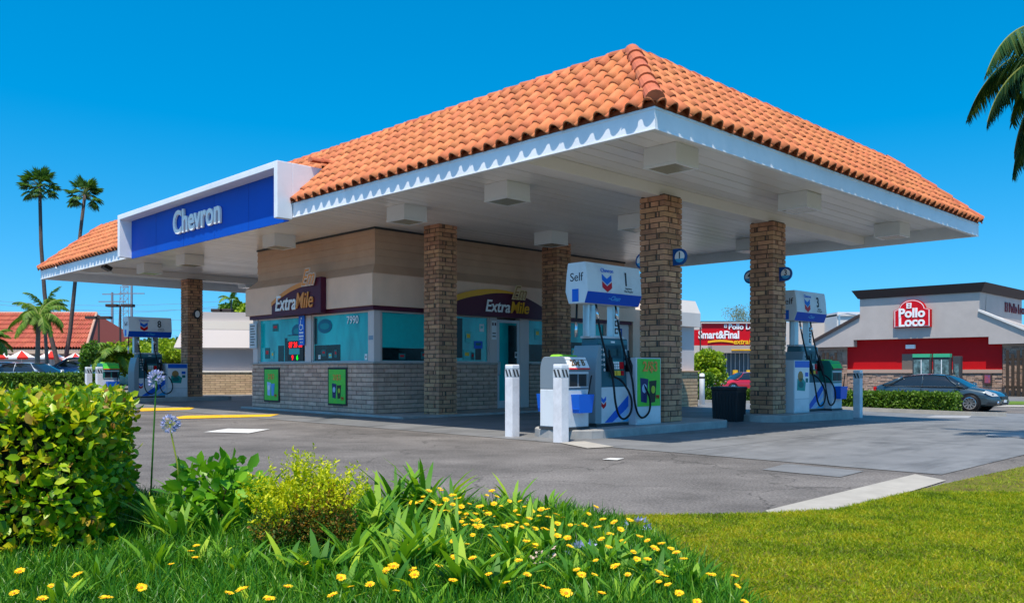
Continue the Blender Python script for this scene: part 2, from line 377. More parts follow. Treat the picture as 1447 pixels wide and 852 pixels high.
# lawn and planting bed
LAWN = [gpx(845, 732), gpx(960, 730.5), gpx(1085, 728), gpx(1180, 723), gpx(1260, 704), gpx(1335, 686), gpx(1447, 661), gpx(1560, 640), gpx(1700, 622), (26, 14), (26, -4), (-9, -4), (-9, 7.6), (-4.5, 7.3), (-2.4, 6.95), (-1, 6.6), (0, 6.42)]
lawn_m = mat('lawn_soil', (.15, .17, .01), .95, col2=(.10, .08, .02), vscale=5, bump=.6, bscale=60)
BED = [(1.0, -3), (1.06, 3.6), (1.02, 4.2), (.9, 5.1), (.68, 5.9), (.35, 6.32), (-1, 6.5), (-2.4, 6.85), (-4.5, 7.2), (-8.9, 7.5), (-8.9, -3)]
poly_sheet('lawn_ground', LAWN, .02, lawn_m, step=2.0)
poly_sheet('planting_bed', BED, .03, SOIL)
# road markings
def mark(name, pts, m): poly_sheet(name, [gpx(*p) for p in pts], .011, m)
mark('yellow_line', [(232, 592.6), (381, 589.0), (395, 585.6), (262, 587.6)], PAINTY)
mark('yellow_line', [(196, 581.4), (268, 579.2), (276, 576), (200, 577)], PAINTY)
mark('white_marking', [(288, 611), (352, 612.5), (381, 607), (322, 606)], PAINTW)
mark('pale_patch', [(1306, 590), (1368, 591), (1374, 587.6), (1322, 587)], mat('pale_grey_patch', (.33, .33, .33), .7, var=.15, dirt=.3))  # paler grey patches laid over the paving
mark('pale_patch', [(1392, 616), (1460, 620), (1460, 612.5), (1404, 611.5)], MATS['pale_grey_patch'])
mark('pale_patch', [(790, 626), (830, 634), (868, 632), (826, 624)], APRON)
mark('white_marking', [(851, 650), (872, 651), (882, 648.5), (862, 647.8)], PAINTW)
# far pavement and verge by the restaurant
poly_sheet('grass_verge', [(21.5, 40), (60, 38), (60, 44), (21, 44)], .03, mat('far_grass', (.10, .17, .02), .9, var=.3, vscale=3), step=4)
poly_sheet('far_pavement', [(21, 37.6), (60, 35.6), (60, 37.4), (21, 39.6)], .02, APRON, step=4)
poly_sheet('restaurant_lot', [(10, 60), (70, 56), (70, 44.6), (10, 44.6)], .008, CONC, step=4)

# ================================================================== CANOPY
LB, LA = 12.7, 25.8
canopy = empty('station_canopy', W(0, 0), TH, 'white fuel station canopy with orange clay tile mansard roof over the pumps and shop', 'canopy')
def courses(mb, mort, x0, y0, x1, y1, z0, z1, nx_, ny_, bl=.40, bh=.102, dep=.10, g=.017, j=.006):
    """real bricks in running bond along a segment, outward normal (nx_,ny_)"""
    L = math.hypot(x1-x0, y1-y0); ux, uy = (x1-x0)/L, (y1-y0)/L
    n = max(1, round((z1-z0)/bh)); h = (z1-z0)/n
    for c in range(n):
        s = -bl/2 if c % 2 else 0
        while s < L:
            a = max(0, s)+g/2; e = min(L, s+bl)-g/2; s += bl
            if e-a < .04: continue
            o = random.uniform(0, j); zb = z0+c*h+g/2; zt = z0+(c+1)*h-g/2
            q = [(x0+ux*a+nx_*o, y0+uy*a+ny_*o), (x0+ux*e+nx_*o, y0+uy*e+ny_*o), (x0+ux*e-nx_*dep, y0+uy*e-ny_*dep), (x0+ux*a-nx_*dep, y0+uy*a-ny_*dep)]
            if (ux*ny_-uy*nx_) > 0: q = q[::-1]
            mb.add([(x, y, zb) for x, y in q]+[(x, y, zt) for x, y in q], BOXF)
def column(b, a, z0, z1, h=.275):
    mb = MB(); n = round((z1-z0)/.098); hh = (z1-z0)/n; g = .018
    for c in range(n):
        zb = z0+c*hh+g/2; zt = z0+(c+1)*hh-g/2
        for s in range(4):
            full = (s % 2 == c % 2)
            A0, A1 = (-h, h) if full else (-h+.12, h-.12)
            mid = random.uniform(-.03, .03)+(.11 if (c//2) % 2 else -.08)
            for p, q in ((A0, mid-g/2), (mid+g/2, A1)):
                o = random.uniform(-.004, .007); y0_, y1_ = -h-o, -h+.12-g
                M = Matrix.Rotation(s*math.pi/2, 4, 'Z')
                mb.box(p+(0 if full else g), y0_, zb, q-(0 if full else g), y1_, zt, 0, M)
    o = mb.build('column', BRICK, canopy, (b, a, 0), bevel=.008, seg=1)
    k = .016; MB().box(-h+k, -h+k, z0-.12, h-k, h-k, z1+.02).build('mortar', MORT, o)
    return o
for b_, a_ in ((4.05, 2.8), (8.0, 2.8), (3.9, 9.0), (7.95, 9.0), (4.1, 23.0)):
    column(b_, a_, .145 if a_ in (2.8, 23.0) else .004, 4.27 if a_ in (2.8, 23.0) else 4.485)
# fascia ring
ZF0, ZF1 = 4.2, 4.5
fb = MB(); t_ = .09
fb.box(0, 0, ZF0, t_, LA, ZF1); fb.box(t_, 0, ZF0, LB, t_, ZF1); fb.box(LB-t_, t_, ZF0, LB, LA, ZF1); fb.box(t_, LA-t_, ZF0, LB-t_, LA, ZF1)
fb.build('fascia', WFASC, canopy, bevel=.006)
fl = MB(); fl.box(-.012, -.012, 4.46, 0, LA+.01, 4.485); fl.box(0, -.012, 4.46, LB, 0, 4.485); fl.box(-.01, -.01, 4.195, 0, LA, 4.21); fl.box(0, -.01, 4.195, LB, 0, 4.21)
fl.build('fascia_trim', WFASC, canopy)
sp = MB(); a = t_+.01
while a < LA-t_-.05:
    w = min(.278, LA-t_-a); dz = random.uniform(-.003, .003)
    sp.add([(t_, a, 4.48+dz), (LB-t_, a, 4.48+dz), (LB-t_, a+w, 4.48-dz), (t_, a+w, 4.48-dz), (t_, a, 4.52), (LB-t_, a, 4.52), (LB-t_, a+w, 4.52), (t_, a+w, 4.52)], BOXF)
    a += .30
sp.build('soffit', SOFF, canopy)
MB().box(.1, .1, 4.53, LB-.1, LA-.1, 4.58).build('deck', mat('dark_deck', (.12, .12, .12), .8), canopy)
for a_ in (2.8, 23.0):
    MB().box(t_+.002, a_-.16, 4.27, LB-t_-.002, a_+.16, 4.478).build('beam', BEAMM, canopy, bevel=.008)
# tiled mansard
INS, RISE, OV = 1.53, 1.35, .05
slope = math.hypot(INS+OV, RISE+.14); RZ0 = ZF1-.03
def mansard_tiles(L, place, skip=None):
    """place(u, s, h): u along the eave, s distance up the slope (0 at tile edge), h off the slope -> local point"""
    mb = MB(); rows = 7; ex = slope/rows; tw = .275; n = int(round((L+2*OV)/tw)); tw = (L+2*OV)/n
    for r_ in range(rows):
        for i in range(n):
            u0 = -OV+i*tw; s0 = r_*ex; uc = u0+tw/2
            lim0 = (s0/slope)*(INS+OV)-OV
            if uc < lim0-.05 or uc > L-lim0+.05: continue
            if skip and skip(uc, s0): continue
            vs = []; seg = 10; jt = random.uniform(-.006, .006); sj = random.uniform(-.012, .012)
            for (ds, lift) in ((0, .022), (.5, .012), (1.07, .001)):
                s = s0+sj+ds*ex; lim = (max(0, min(s, slope))/slope)*(INS+OV)-OV
                for k in range(seg+1):
                    t = k/seg
                    h = math.sin(min(1, t/.72)*math.pi)**.75*.092 if t < .72 else -math.sin((t-.72)/.28*math.pi)*.022
                    u = min(max(u0+t*tw, lim), L-lim)
                    vs.append(place(u, min(s, slope+.05), h+lift+.012+jt))
            w_ = seg+1; fs = []
            for row in range(2):
                for k in range(seg): fs.append((row*w_+k, row*w_+k+1, (row+1)*w_+k+1, (row+1)*w_+k))
            base = len(vs)
            for k in range(seg+1):                       # thick lower lip
                t = k/seg; h = math.sin(min(1, t/.72)*math.pi)**.75*.092 if t < .72 else -math.sin((t-.72)/.28*math.pi)*.022
                s = s0+sj; lim = (max(0, s)/slope)*(INS+OV)-OV
                vs.append(place(min(max(u0+t*tw, lim), L-lim), s, h+.022+.012+jt-.022))
            for k in range(seg): fs.append((base+k, base+k+1, k+1, k))
            for k in range(seg+1): 
                pass
            mb.add(vs, fs)
    return mb
ca, sa = (INS+OV)/slope, (RISE+.14)/slope
Z00 = ZF1-.012
def pl_left(u, s, h): return (-OV+s*ca-h*sa, u, Z00+s*sa+h*ca)
def pl_front(u, s, h): return (u, -OV+s*ca-h*sa, Z00+s*sa+h*ca)
def pl_right(u, s, h): return (LB+OV-s*ca+h*sa, u, Z00+s*sa+h*ca)
def pl_back(u, s, h): return (u, LA+OV-s*ca+h*sa, Z00+s*sa+h*ca)
SB0, SB1 = 9.0, 17.65
for pl, L, sk in ((pl_left, LA, lambda u, s: SB0-.02 < u < SB1+.02 and s < .98), (pl_front, LB, None), (pl_right, LA, None), (pl_back, LB, None)):
    o = mansard_tiles(L, pl, sk).build('roof_tiles', TILE, canopy, smooth=True)
# under-deck of the slopes and flat roof, closing the volume
ud = MB(); q0 = [(.0, .0), (LB, 0), (LB, LA), (0, LA)]; e = INS
q1 = [(e, e), (LB-e, e), (LB-e, LA-e), (e, LA-e)]; zt = Z00+slope*sa-.03
ud.add([(x, y, ZF1-.002) for x, y in q0]+[(x, y, zt) for x, y in q1], [(0, 1, 5, 4), (1, 2, 6, 5), (2, 3, 7, 6), (3, 0, 4, 7), (4, 5, 6, 7)])
ud.build('roof_deck', ROOFF, canopy)
ec = MB(); ec.box(.004, .004, 4.502, .03, LA-.004, 4.57); ec.box(.03, .004, 4.502, LB-.004, .03, 4.57)
ec.build('eave_closure', mat('eave_clay', (.28, .07, .03), .8), canopy)
def cap_run(name, p, q, r=.12, ln=.42):
    p, q = Vector(p), Vector(q); n = max(1, round((q-p).length/ln)); mb = MB(); d = (q-p)/n; dn = d.normalized()
    side = dn.cross(Vector((0, 0, 1))).normalized(); up = side.cross(dn)
    for i in range(n):
        a0 = p+d*i; a1 = p+d*(i+1.10); sc = random.uniform(.97, 1.03); vs = []
        for (c, rr, lift) in ((a0, r*1.07*sc, .016), (a1, r*.93*sc, 0)):
            for k in range(9):
                t = math.pi*(k/8); vs.append(c+side*math.cos(t)*rr+up*(math.sin(t)*rr*.95+lift))
        for k in range(9):
            t = math.pi*(k/8); vs.append(a0+side*math.cos(t)*r*.88+up*(math.sin(t)*r*.8+.0))
        mb.add(vs, [(k, k+1, 9+k+1, 9+k) for k in range(8)]+[(18+k, 18+k+1, k+1, k) for k in range(8)]+[tuple(range(18, 27))[::-1]])
    return mb.build(name, TILER, canopy, smooth=False)
zr = Z00+slope*sa+.0; ez = Z00+.02
cs = [(-OV+.03, -OV+.03), (LB+OV-.03, -OV+.03), (LB+OV-.03, LA+OV-.03), (-OV+.03, LA+OV-.03)]
for i in range(4):
    cap_run('hip_tiles', (*cs[i], ez+.05), (*q1[i], zr+.02)); cap_run('ridge_tiles', (*q1[i], zr), (*q1[(i+1) % 4], zr), .10, .40)
# sign box let into the left slope
sb = empty('sign_box'); sb.parent = canopy
b = MB(); P = -.36; D = .95; T1 = 5.31; fw = .135

for q0_, q1_ in ((SB0, SB0+fw), (SB1-fw, SB1)): b.box(P, q0_, ZF0-.04, -.014, q1_, T1); b.box(-.014, q0_, ZF1+.01, D, q1_, T1)
b.box(P, SB0+fw, T1-fw, D, SB1-fw, T1)
b.box(-.005, SB0+fw, ZF1+.01, D, SB1-fw, T1-fw)
bo = b.build('frame', WFASC, sb, bevel=.01)
MB().box(-.035, SB0+fw+.002, ZF0-.06, -.014, SB1-fw-.002, T1-fw-.002).build('blue_panel', BLUE, sb)
pj = MB()
for k in range(1, 5): aa = SB0+fw+k*(SB1-SB0-2*fw)/5; pj.box(-.038, aa-.004, ZF0-.05, -.0352, aa+.004, T1-fw-.01)
pj.build('panel_joint', mat('panel_joint_blue', (.004, .03, .25), .5), sb)
LETT = mat('letter_face', (.85, .86, .84), .6, spec=.2); LSIDE = mat('letter_side', (.45, .55, .60), .4)
text('lettering', 'Chevron', .80, LETT, sb, (-.075, 13.35, 4.72), FL, ext=.025, off=.022, sx=.92)
# trim tiles on the flank of the sign box
cap_run('hip_tiles', (.38, SB0-.03, 5.40), (.95, SB0-.03, 5.44), .085, .3)
fg = MB(); fg.tube([(-.03, 24.0, 4.50), (-.06, 23.9, 4.42), (.25, 23.2, 4.30), (.7, 22.4, 4.20), (1.0, 21.9, 4.20)], .028, 8)
fg.build('conduit', WHITE, canopy, smooth=True)

# canopy lights
lights = [(1.87, 1.05, 'with a square glass lens nearest the front corner of the canopy'), (1.87, 4.65, 'second from the front corner along the left eave'),
          (1.87, 7.65, 'along the left eave in front of the shop corner'), (6.45, 7.8, 'above the top of the brick column by the shop door'),
          (6.5, 1.3, 'near the right eave just left of the second pump column top'), (11.2, 1.4, 'nearest the far right corner of the canopy'),
          (6.1, 4.9, 'small behind the first pump column, mid soffit'), (11.0, 4.9, 'seen just left of the second pump column'),
          (1.87, 12.9, 'under the right half of the blue sign panel'), (1.87, 18.1, 'directly in front of the far left column top'),
          (1.87, 21.1, 'near the left end of the blue sign'), (6.5, 23.4, 'right of the far left column over the white building'),
          (6.4, 18.1, 'over the gap left of the shop behind the far column')]
def make_light():
    r = empty('canopy_light')
    b = MB(); b.box(-.30, -.30, 0.04, .30, .30, .325); b.build('housing', WHITE, r, bevel=.012)
    b = MB(); b.box(-.302, -.302, .01, .302, -.25, .038); b.box(-.302, .25, .01, .302, .302, .038); b.box(-.302, -.25, .01, -.25, .25, .038); b.box(.25, -.25, .01, .302, .25, .038)
    b.build('lens_frame', WHITE, r)
    b = MB()
    for i in range(4): b.box(-.25, -.25+i*.125+.002, .012, .25, -.25+(i+1)*.125-.002, .034)
    b.build('lens', LENS, r); return r
for i, (b_, a_, txt) in enumerate(lights):
    o = make_light() if i == 0 else copy_tree(lt0)
    if i == 0: lt0 = o
    o.location = W(b_, a_, 4.155); o.rotation_euler = (0, 0, TH)
    tag(o, 'boxy white canopy light '+txt, 'canopy light', 'box lights under the canopy')
fl = empty('floodlight', W(.45, 20.9, 4.20), TH, 'small black floodlight under the far left end of the canopy', 'floodlight')
M_ = Matrix.Rotation(R(25), 4, 'Y')
MB().box(-.1, -.16, -.02, .14, .16, .10, 0, M_).build('housing', BLACKP, fl, bevel=.01); MB().tube([(0, 0, .05), (0, 0, .28)], .02, 8).build('bracket', STEEL, fl)

# ================================================================== SHOP
shop = empty('shop_building', W(0, 0), TH, 'beige stucco convenience shop with brick base and teal tinted windows under the canopy', 'shop')
B0, A0, A1, B1 = 2.7, 10.0, 15.9, 12.45
kb = MB(); kb.box(B0-.25, A0-1.45, -.05, B1, A1+.2, .055)
# brick base
bk = MB()
courses(bk, None, B0, A1, B0, A0, .06, 1.23, -1, 0)
courses(bk, None, B0+.1, A0, 6.72, A0, .06, 1.23, 0, -1)
bk2 = MB(); courses(bk2, None, 7.95, A0, B1, A0, .06, 1.23, 0, -1); bk2.build('brick_base', GBRICK, shop)
courses(bk, None, B0, A1, B1, A1, .06, 1.23, 0, 1)
bw = bk.build('brick_base', GBRICK, shop)
m_ = MB(); k = .016; m_.box(B0+k, A0+k, 0, B0+.22, A1-k, 1.232); m_.box(B0+.22, A0+k, 0, 6.71, A0+.22, 1.232); m_.box(7.96, A0+k, 0, B1, A0+.22, 1.232); m_.box(B0+.22, A1-.22, 0, B1, A1-k, 1.232)
m_.build('mortar', MORT2, bw)
cp = MB(); cp.box(B0-.04, A0-.04, 1.234, B0+.2, A1+.04, 1.275); cp.box(B0+.2, A0-.04, 1.234, 6.7, A0+.2, 1.275); cp.box(7.97, A0-.04, 1.234, B1, A0+.2, 1.275)
cp.build('sill_course', mat('sill_brick', (.40, .35, .31), .8, var=.15, vscale=8), shop, bevel=.006)
# posts and window frames
pm = MB(); ZW0, ZW1 = 1.277, 2.5
def post_l(a0, a1): MB().box(B0+.02, a0, ZW0, B0+.2, a1, ZW1).build('post', FRAME, shop, bevel=.006)
def post_r(b0, b1, z0=ZW0): MB().box(b0, A0+.02, z0, b1, A0+.2, ZW1).build('post', FRAME, shop, bevel=.006)
pm.box(B0+.02, A0+.02, ZW0, B0+.22, A0+.26, ZW1)
post_l(12.80, 13.10); post_l(15.62, 15.88); post_r(6.45, 6.72); post_r(7.58, 7.94, .06); post_r(5.0, 5.1); post_r(8.75, 9.3); post_r(11.3, 12.43)
pm.build('post', FRAME, shop, bevel=.006)
def window(side, p0, p1, dark=None, z0=ZW0, z1=ZW1):
    """window on the left (p = a) or right (p = b) face: frame > teal pane, dark zones"""
    e = .035; b = MB()
    def bx(mb, q0, q1, y0, y1, d0, d1):
        if side == 'L': mb.box(B0+d0, q0, y0, B0+d1, q1, y1)
        else: mb.box(q0, A0+d0, y0, q1, A0+d1, y1)
    bx(b, p0, p1, z1-e, z1, .06, .14); bx(b, p0, p1, z0, z0+e, .06, .14); bx(b, p0, p0+e, z0+e, z1-e, .06, .14); bx(b, p1-e, p1, z0+e, z1-e, .06, .14)
    f = b.build('window', FRAME, shop)
    b = MB(); bx(b, p0+e, p1-e, z0+e, z1-e, .10, .11); b.build('pane', TGL, f)
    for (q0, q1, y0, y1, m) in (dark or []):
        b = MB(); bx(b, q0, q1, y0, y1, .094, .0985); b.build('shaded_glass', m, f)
    return f
window('L', 13.10, 15.62, [(13.15, 14.25, 1.32, 1.95, TDARK), (14.3, 14.6, 1.32, 1.75, TDARK)])
window('L', 10.26, 12.80, [(11.55, 12.72, 1.32, 1.72, TDARK), (12.62, 12.75, 1.75, 2.42, TDARK)])
window('R', 2.95, 5.0, [(3.0, 4.95, 1.32, 1.62, TDARK), (3.0, 4.9, 1.64, 2.44, BLIND)])
window('R', 5.1, 6.45, [(5.14, 5.55, 1.4, 2.42, TDARK), (6.0, 6.2, 1.35, 1.7, TDARK)])
window('R', 7.94, 8.75, [(8.0, 8.7, 1.32, 1.8, TDARK)])
window('R', 9.3, 11.3, [(9.4, 10.3, 1.32, 1.9, TDARK)])
# door
df = MB(); d0, d1 = 6.72, 7.58
df.box(d0, A0+.03, .06, d0+.09, A0+.12, 2.44); df.box(d1-.09, A0+.03, .06, d1, A0+.12, 2.44); df.box(d0+.09, A0+.03, 2.36, d1-.09, A0+.12, 2.44); df.box(d0+.09, A0+.03, .06, d1-.09, A0+.12, .26)
dr = df.build('door', LGREY, shop, bevel=.006)
MB().box(d0+.09, A0+.06, .26, d1-.09, A0+.075, 2.36).build('pane', TGL, dr)
MB().box(d0+.45, A0+.05, .9, d1-.1, A0+.0585, 2.3).build('shaded_glass', TDARK, dr)
MB().tube([(d0+.05, A0+.03, .95), (d0+.05, A0-.03, .97), (d0+.05, A0-.03, 1.3), (d0+.05, A0+.03, 1.32)], .013, 8).build('handle', STEEL, dr, smooth=True)
art('door_sticker', [(rect(-.05, -.08, .05, .08), 0, 0), (rect(-.03, -.04, .03, .05), 1, 1)], [WHITE, DGREY], dr, (d1-.14, A0+.028, 1.5), FR)
# maroon band, fascias
def ring(profile, name, m, b0=B0, b1=B1, a0=A0, a1=A1, parent=None):
    mb = MB(); vs = []; n = len(profile)
    for o_, z in profile: vs += [(b0-o_, a0-o_, z), (b1+o_, a0-o_, z), (b1+o_, a1+o_, z), (b0-o_, a1+o_, z)]
    fs = []
    for i in range(n-1):
        for k in range(4): fs.append((i*4+k, i*4+(k+1) % 4, (i+1)*4+(k+1) % 4, (i+1)*4+k))
    fs.append((3, 2, 1, 0)); fs.append(tuple((n-1)*4+k for k in range(4)))
    return mb.add(vs, fs).build(name, m, parent or shop)
ring([(.05, 2.5), (.05, 2.60)], 'maroon_band', MAROON)
ring([(.13, 2.602), (.13, 3.34), (.115, 3.36)], 'lower_fascia', STUC)
ring([(.11, 3.361), (-.12, 3.60), (-.122, 3.80)], 'sloped_fascia', STUCU)  # darker tan than the lower fascia: the band's shadow is in its colour
pr = []
for i in range(4): z = 3.80+i*.17; pr += [(-.105, z), (-.12, z+.165)]
pr += [(-.12, 4.475)]
ring([(-.13, 3.8)]+pr, 'siding', STUCU)
ring([(-.09, 4.43), (-.09, 4.474)], 'shadow_gap_trim', DGREY)
# rear wing in pale stucco with brick base
rb0, rb1, ra0, ra1 = 13.6, 15.1, 9.35, 16.4
MB().box(rb0, ra0+.02, 1.06, rb1, ra1, 2.5).build('rear_wall', mat('pale_lilac_stucco', (.60, .56, .56), .85, dirt=.06, bump=.2, bscale=90), shop)
MB().box(12.62, A0, 0, 13.6, A1, 3.0).build('rear_wall', STUC, shop)
ring([(.14, 2.5), (.14, 2.95), (.02, 3.35), (.02, 3.36)], 'rear_parapet', mat('white_parapet', (.72, .68, .64), .8, dirt=.08), rb0, rb1, ra0, ra1)
bk = MB(); courses(bk, None, rb0-.14, ra0-.14, rb1, ra0-.14, -.15, 1.02, 0, -1)
rw = bk.build('rear_brick_base', TBRICK, shop); MB().box(rb0-.13, ra0-.13, -.2, rb1, ra1, 1.022).build('mortar', MORT2, rw)
MB().box(rb0-.19, ra0-.19, 1.024, rb1+.05, ra0+.1, 1.06).build('coping', mat('buff_coping', (.55, .36, .22), .8), rw)
kerb_ = kb.build('shop_pavement', KERB, None, W(0, 0), (0, 0, TH), bevel=.015); kerb_['kind'] = 'structure'

# shop signs
def em_script(parent, loc, rot, s, m, outline):
    """handwritten 'Em' as bent tubes"""
    pts = [(0.0, .62), (.06, .86), (.0, 1.0), (-.12, .92), (-.24, .66), (-.24, .5), (-.14, .5), (-.28, .42), (-.44, .12), (-.46, -.1), (-.36, -.2), (-.22, -.06), (-.06, .3), (.0, .5), (-.06, .1), (.02, .26), (.12, .44), (.14, .1), (.22, .28), (.34, .42), (.33, .12), (.4, .08), (.5, .22)]
    b = MB(); b.tube([(x*s, y*s, .0) for x, y in pts], .085*s, 6, 0); b.tube([(x*s, y*s, .055*s) for x, y in pts], .05*s, 6, 1)
    return b.build('script_logo', [outline, m], parent, loc, rot, smooth=True)
sg = empty('shop_sign', W(B0-.13, 13.02, 2.93), TH, 'maroon sign board with orange arc and white and orange lettering above the left wall windows', 'sign')
w2 = 1.24; shp = [(-w2, -.42), (w2-.05, -.42), (w2-.05, .47)]+[(w2-.05-(2*w2-.05)*t, .47-.50*t**2.0) for t in [i/12 for i in range(1, 13)]]
b = MB(); b.prism(shp, 0, .16, 0); b.build('panel', MAROON, sg, (-.002, 0, 0), FL, bevel=.006)
arc = [(w2-.35-(2*w2-.35)*t, .455-.49*t**2.0-.03*(1-t)) for t in [i/12 for i in range(13)]]
arcl = [(x, y) for x, y in arc]+[(x, y-.13*(1-(i/12)*.2)) for i, (x, y) in reversed(list(enumerate(arc)))]
MB().prism(arcl[::-1], .162, .172, 0).build('arc_stripe', ORNG, sg, (-.002, 0, 0), FL)
text('lettering', 'Extra', .56, WHITE, sg, (-.185, .49, -.11), FL, ext=.012, off=.012, shear=.22, sx=.88)
text('lettering', 'Mile', .56, ORNG, sg, (-.185, -.44, -.09), FL, ext=.012, off=.012, shear=.22, sx=.88)
POUT = mat('pale_outline', (.75, .62, .55), .5)
def script(parent, loc, dn, rot, size, m, om):
    for k, (mm, of, ex) in enumerate(((om, .045, .012), (m, .002, .020))):
        text('script_logo', 'Em', size, mm, parent, loc, rot, ext=ex, off=of, shear=.55, sx=.8)
script(sg, (-.215, -.66, .47), 0, FL, .58, ORNG, POUT)
sg2 = empty('arched_shop_sign', W(6.45, A0-.13, 2.62), TH, 'wide maroon arched sign with gold rim and lettering above the shop entrance door', 'sign')
hw = 2.25
def arch(r0, z0_, dx=0): return [(-hw+2*hw*i/24, z0_+r0*(1-((i/12-1))**2)) for i in range(25)]
MB().prism([(-hw, -.13)]+[(hw, -.13)]+arch(.60, -.02)[::-1], 0, .10, 0).build('panel', MAROON, sg2, (0, -.002, 0), FR)
rim = arch(.60, -.02)[:17]; rim_p = [(x, y-.14*max(.05, 1-max(0, i-9)/8)) for i, (x, y) in enumerate(rim)]+[(x, y+.012) for x, y in rim[::-1]]
MB().prism(rim_p, .06, .112, 0).build('gold_rim', GOLD, sg2, (0, -.002, 0), FR)
text('lettering', 'Extra', .44, WHITE, sg2, (.02, -.125, .13), FR, ext=.012, off=.012, shear=.22, sx=.95)
text('lettering', 'Mile', .44, GOLD, sg2, (.84, -.125, .13), FR, ext=.012, off=.012, shear=.22, sx=.95)
script(sg2, (.78, -.15, .53), 0, FR, .50, mat('tan_script', (.45, .25, .12), .5), mat('cream_script', (.80, .62, .35), .5))
text('street_number', '7990', .27, WHITE, shop, (B0+.085, 11.0, 2.30), FL, ext=.003, off=.012, sx=.95)
# oval decals in the windows
for (aa, zz) in ((13.55, 2.12), (12.25, 2.2)):
    art('oval_decal', [(ell(0, 0, .33, .18), 0, 0), (ell(0, 0, .22, .08), 1, 1)], [mat('decal_blue', (.0, .13, .22), .3), mat('decal_teal', (0, .26, .30), .3)], shop, (B0+.092, aa, zz), FL)
# posters on the brick
def cups(s=1.0, m0=1, m1=2, m2=3):
    return [([(-.20*s, -.28*s), (-.06*s, -.30*s), (-.02*s, .06*s), (-.22*s, .08*s)], 1, m0), ([(.03*s, -.30*s), (.15*s, -.29*s), (.19*s, .04*s), (.0, .03*s)], 1, m1), (ell(-.12*s, -.08*s, .06*s, .07*s, 12), 2, m2), (ell(.10*s, -.10*s, .05*s, .06*s, 12), 2, 4)]
pmats = [GREEN, mat('cup_navy', (.01, .02, .12), .4), mat('cup_black', (.015, .03, .02), .4), mat('cup_light', (.35, .5, .7), .4), mat('cup_lime', (.35, .5, .03), .4)]
def poster(aa, label, cupmats):
    r = empty('wall_poster', W(B0, aa, .68), TH, label, 'poster', 'posters on the brick base')
    b = MB(); b.box(-.03, -.42, -.47, 0, .42, .47); b.build('frame', BLACKP, r, bevel=.004)
    art('print', [(rect(-.37, -.42, .37, .42), 0, 0)]+cups(1.0), cupmats, r, (-.031, 0, 0), FL)
    text('lettering', '2/$3', .20, ORNG, r, (-.040, 0, .22), FL, ext=.002, off=.01)
    text('lettering', '99', .12, RED, r, (-.040, -.24, -.3), FL, ext=.002, off=.01)
    return r
poster(11.5, 'green wall poster with two dark cups, nearer the shop corner', pmats)
poster(14.75, 'green wall poster with pale blue cups, nearer the notice board end', [GREEN, mat('cup_pale', (.35, .55, .8), .4), mat('cup_sky', (.1, .3, .7), .4), WHITE, CYANB])
# accessible parking sign
hs_ = empty('accessible_parking_sign', W(B0, 13.18, 2.13), TH, 'narrow blue accessible parking sign with white wheelchair symbol between two windows', 'sign')
MB().prism(rect(-.14, -.40, .14, .42), 0, .02).build('plate', BLUE2, hs_, (-.012, 0, 0), FL, bevel=.004)
art('symbol', [(ell(.0, .30, .028, .028, 10), 0, 0), ([(-.02, .26), (-.02, .14), (.07, .14), (.10, .03), (.075, .02), (.045, .115), (-.045, .115), (-.045, .26)], 0, 0), (ell(-.02, .08, .09, .09, 16, 120, 330)+ell(-.02, .08, .07, .07, 16, 120, 330)[::-1], 0, 0),
              (rect(-.10, -.09, .10, -.05), 0, 0), (rect(-.11, -.18, .11, -.14), 0, 0), (rect(-.09, -.25, .09, -.22), 0, 0), (rect(-.05, -.34, -.01, -.30), 0, 0), (rect(.03, -.34, .07, -.30), 0, 0)], [WHITE], hs_, (-.033, 0, 0), FL)
# white notice at the far left post
ns = empty('notice_board', W(B0, 15.78, 2.05), TH, 'small white notice board with lines of print left of the shop windows', 'notice')
MB().prism(rect(-.20, -.35, .20, .35), 0, .03).build('plate', LGREY, ns, (-.01, 0, 0), FL, bevel=.004)
art('print', [(rect(-.14, .26-.075*i, random.uniform(.03, .15), .285-.075*i), 0, 0) for i in range(8)], [DGREY], ns, (-.041, 0, 0), FL)
# lottery style price board in the window
lb = empty('led_price_board', W(B0+.05, 13.62, 1.72), TH, 'small window price board with red and green glowing numbers beside the blue parking sign', 'price board')
LR = mat('led_red', (1, .01, .01), .5, emit=1.3); LG = mat('led_green', (.0, .9, .02), .5, emit=.9)
MB().prism(rect(-.40, -.39, .40, .30), 0, .03).build('housing', BLACKP, lb, (.03, 0, 0), FL)
art('print', [(rect(-.39, .14, .39, .28), 0, 0), (rect(-.32, -.22, .22, -.06), 0, 0)], [mat('teal_label', (.05, .45, .45), .4)], lb, (-.002, 0, 0), FL)
for i, c in enumerate(('$7', '24', '38')): text('digits', c, .19, LR, lb, (-.004, .24-.25*i, .03), FL, ext=.003, off=.035, sx=.9)
text('digits', '9', .17, LR, lb, (-.004, .14, -.31), FL, ext=.003, off=.03); text('digits', '6', .17, LG, lb, (-.004, -.10, -.31), FL, ext=.003, off=.03)
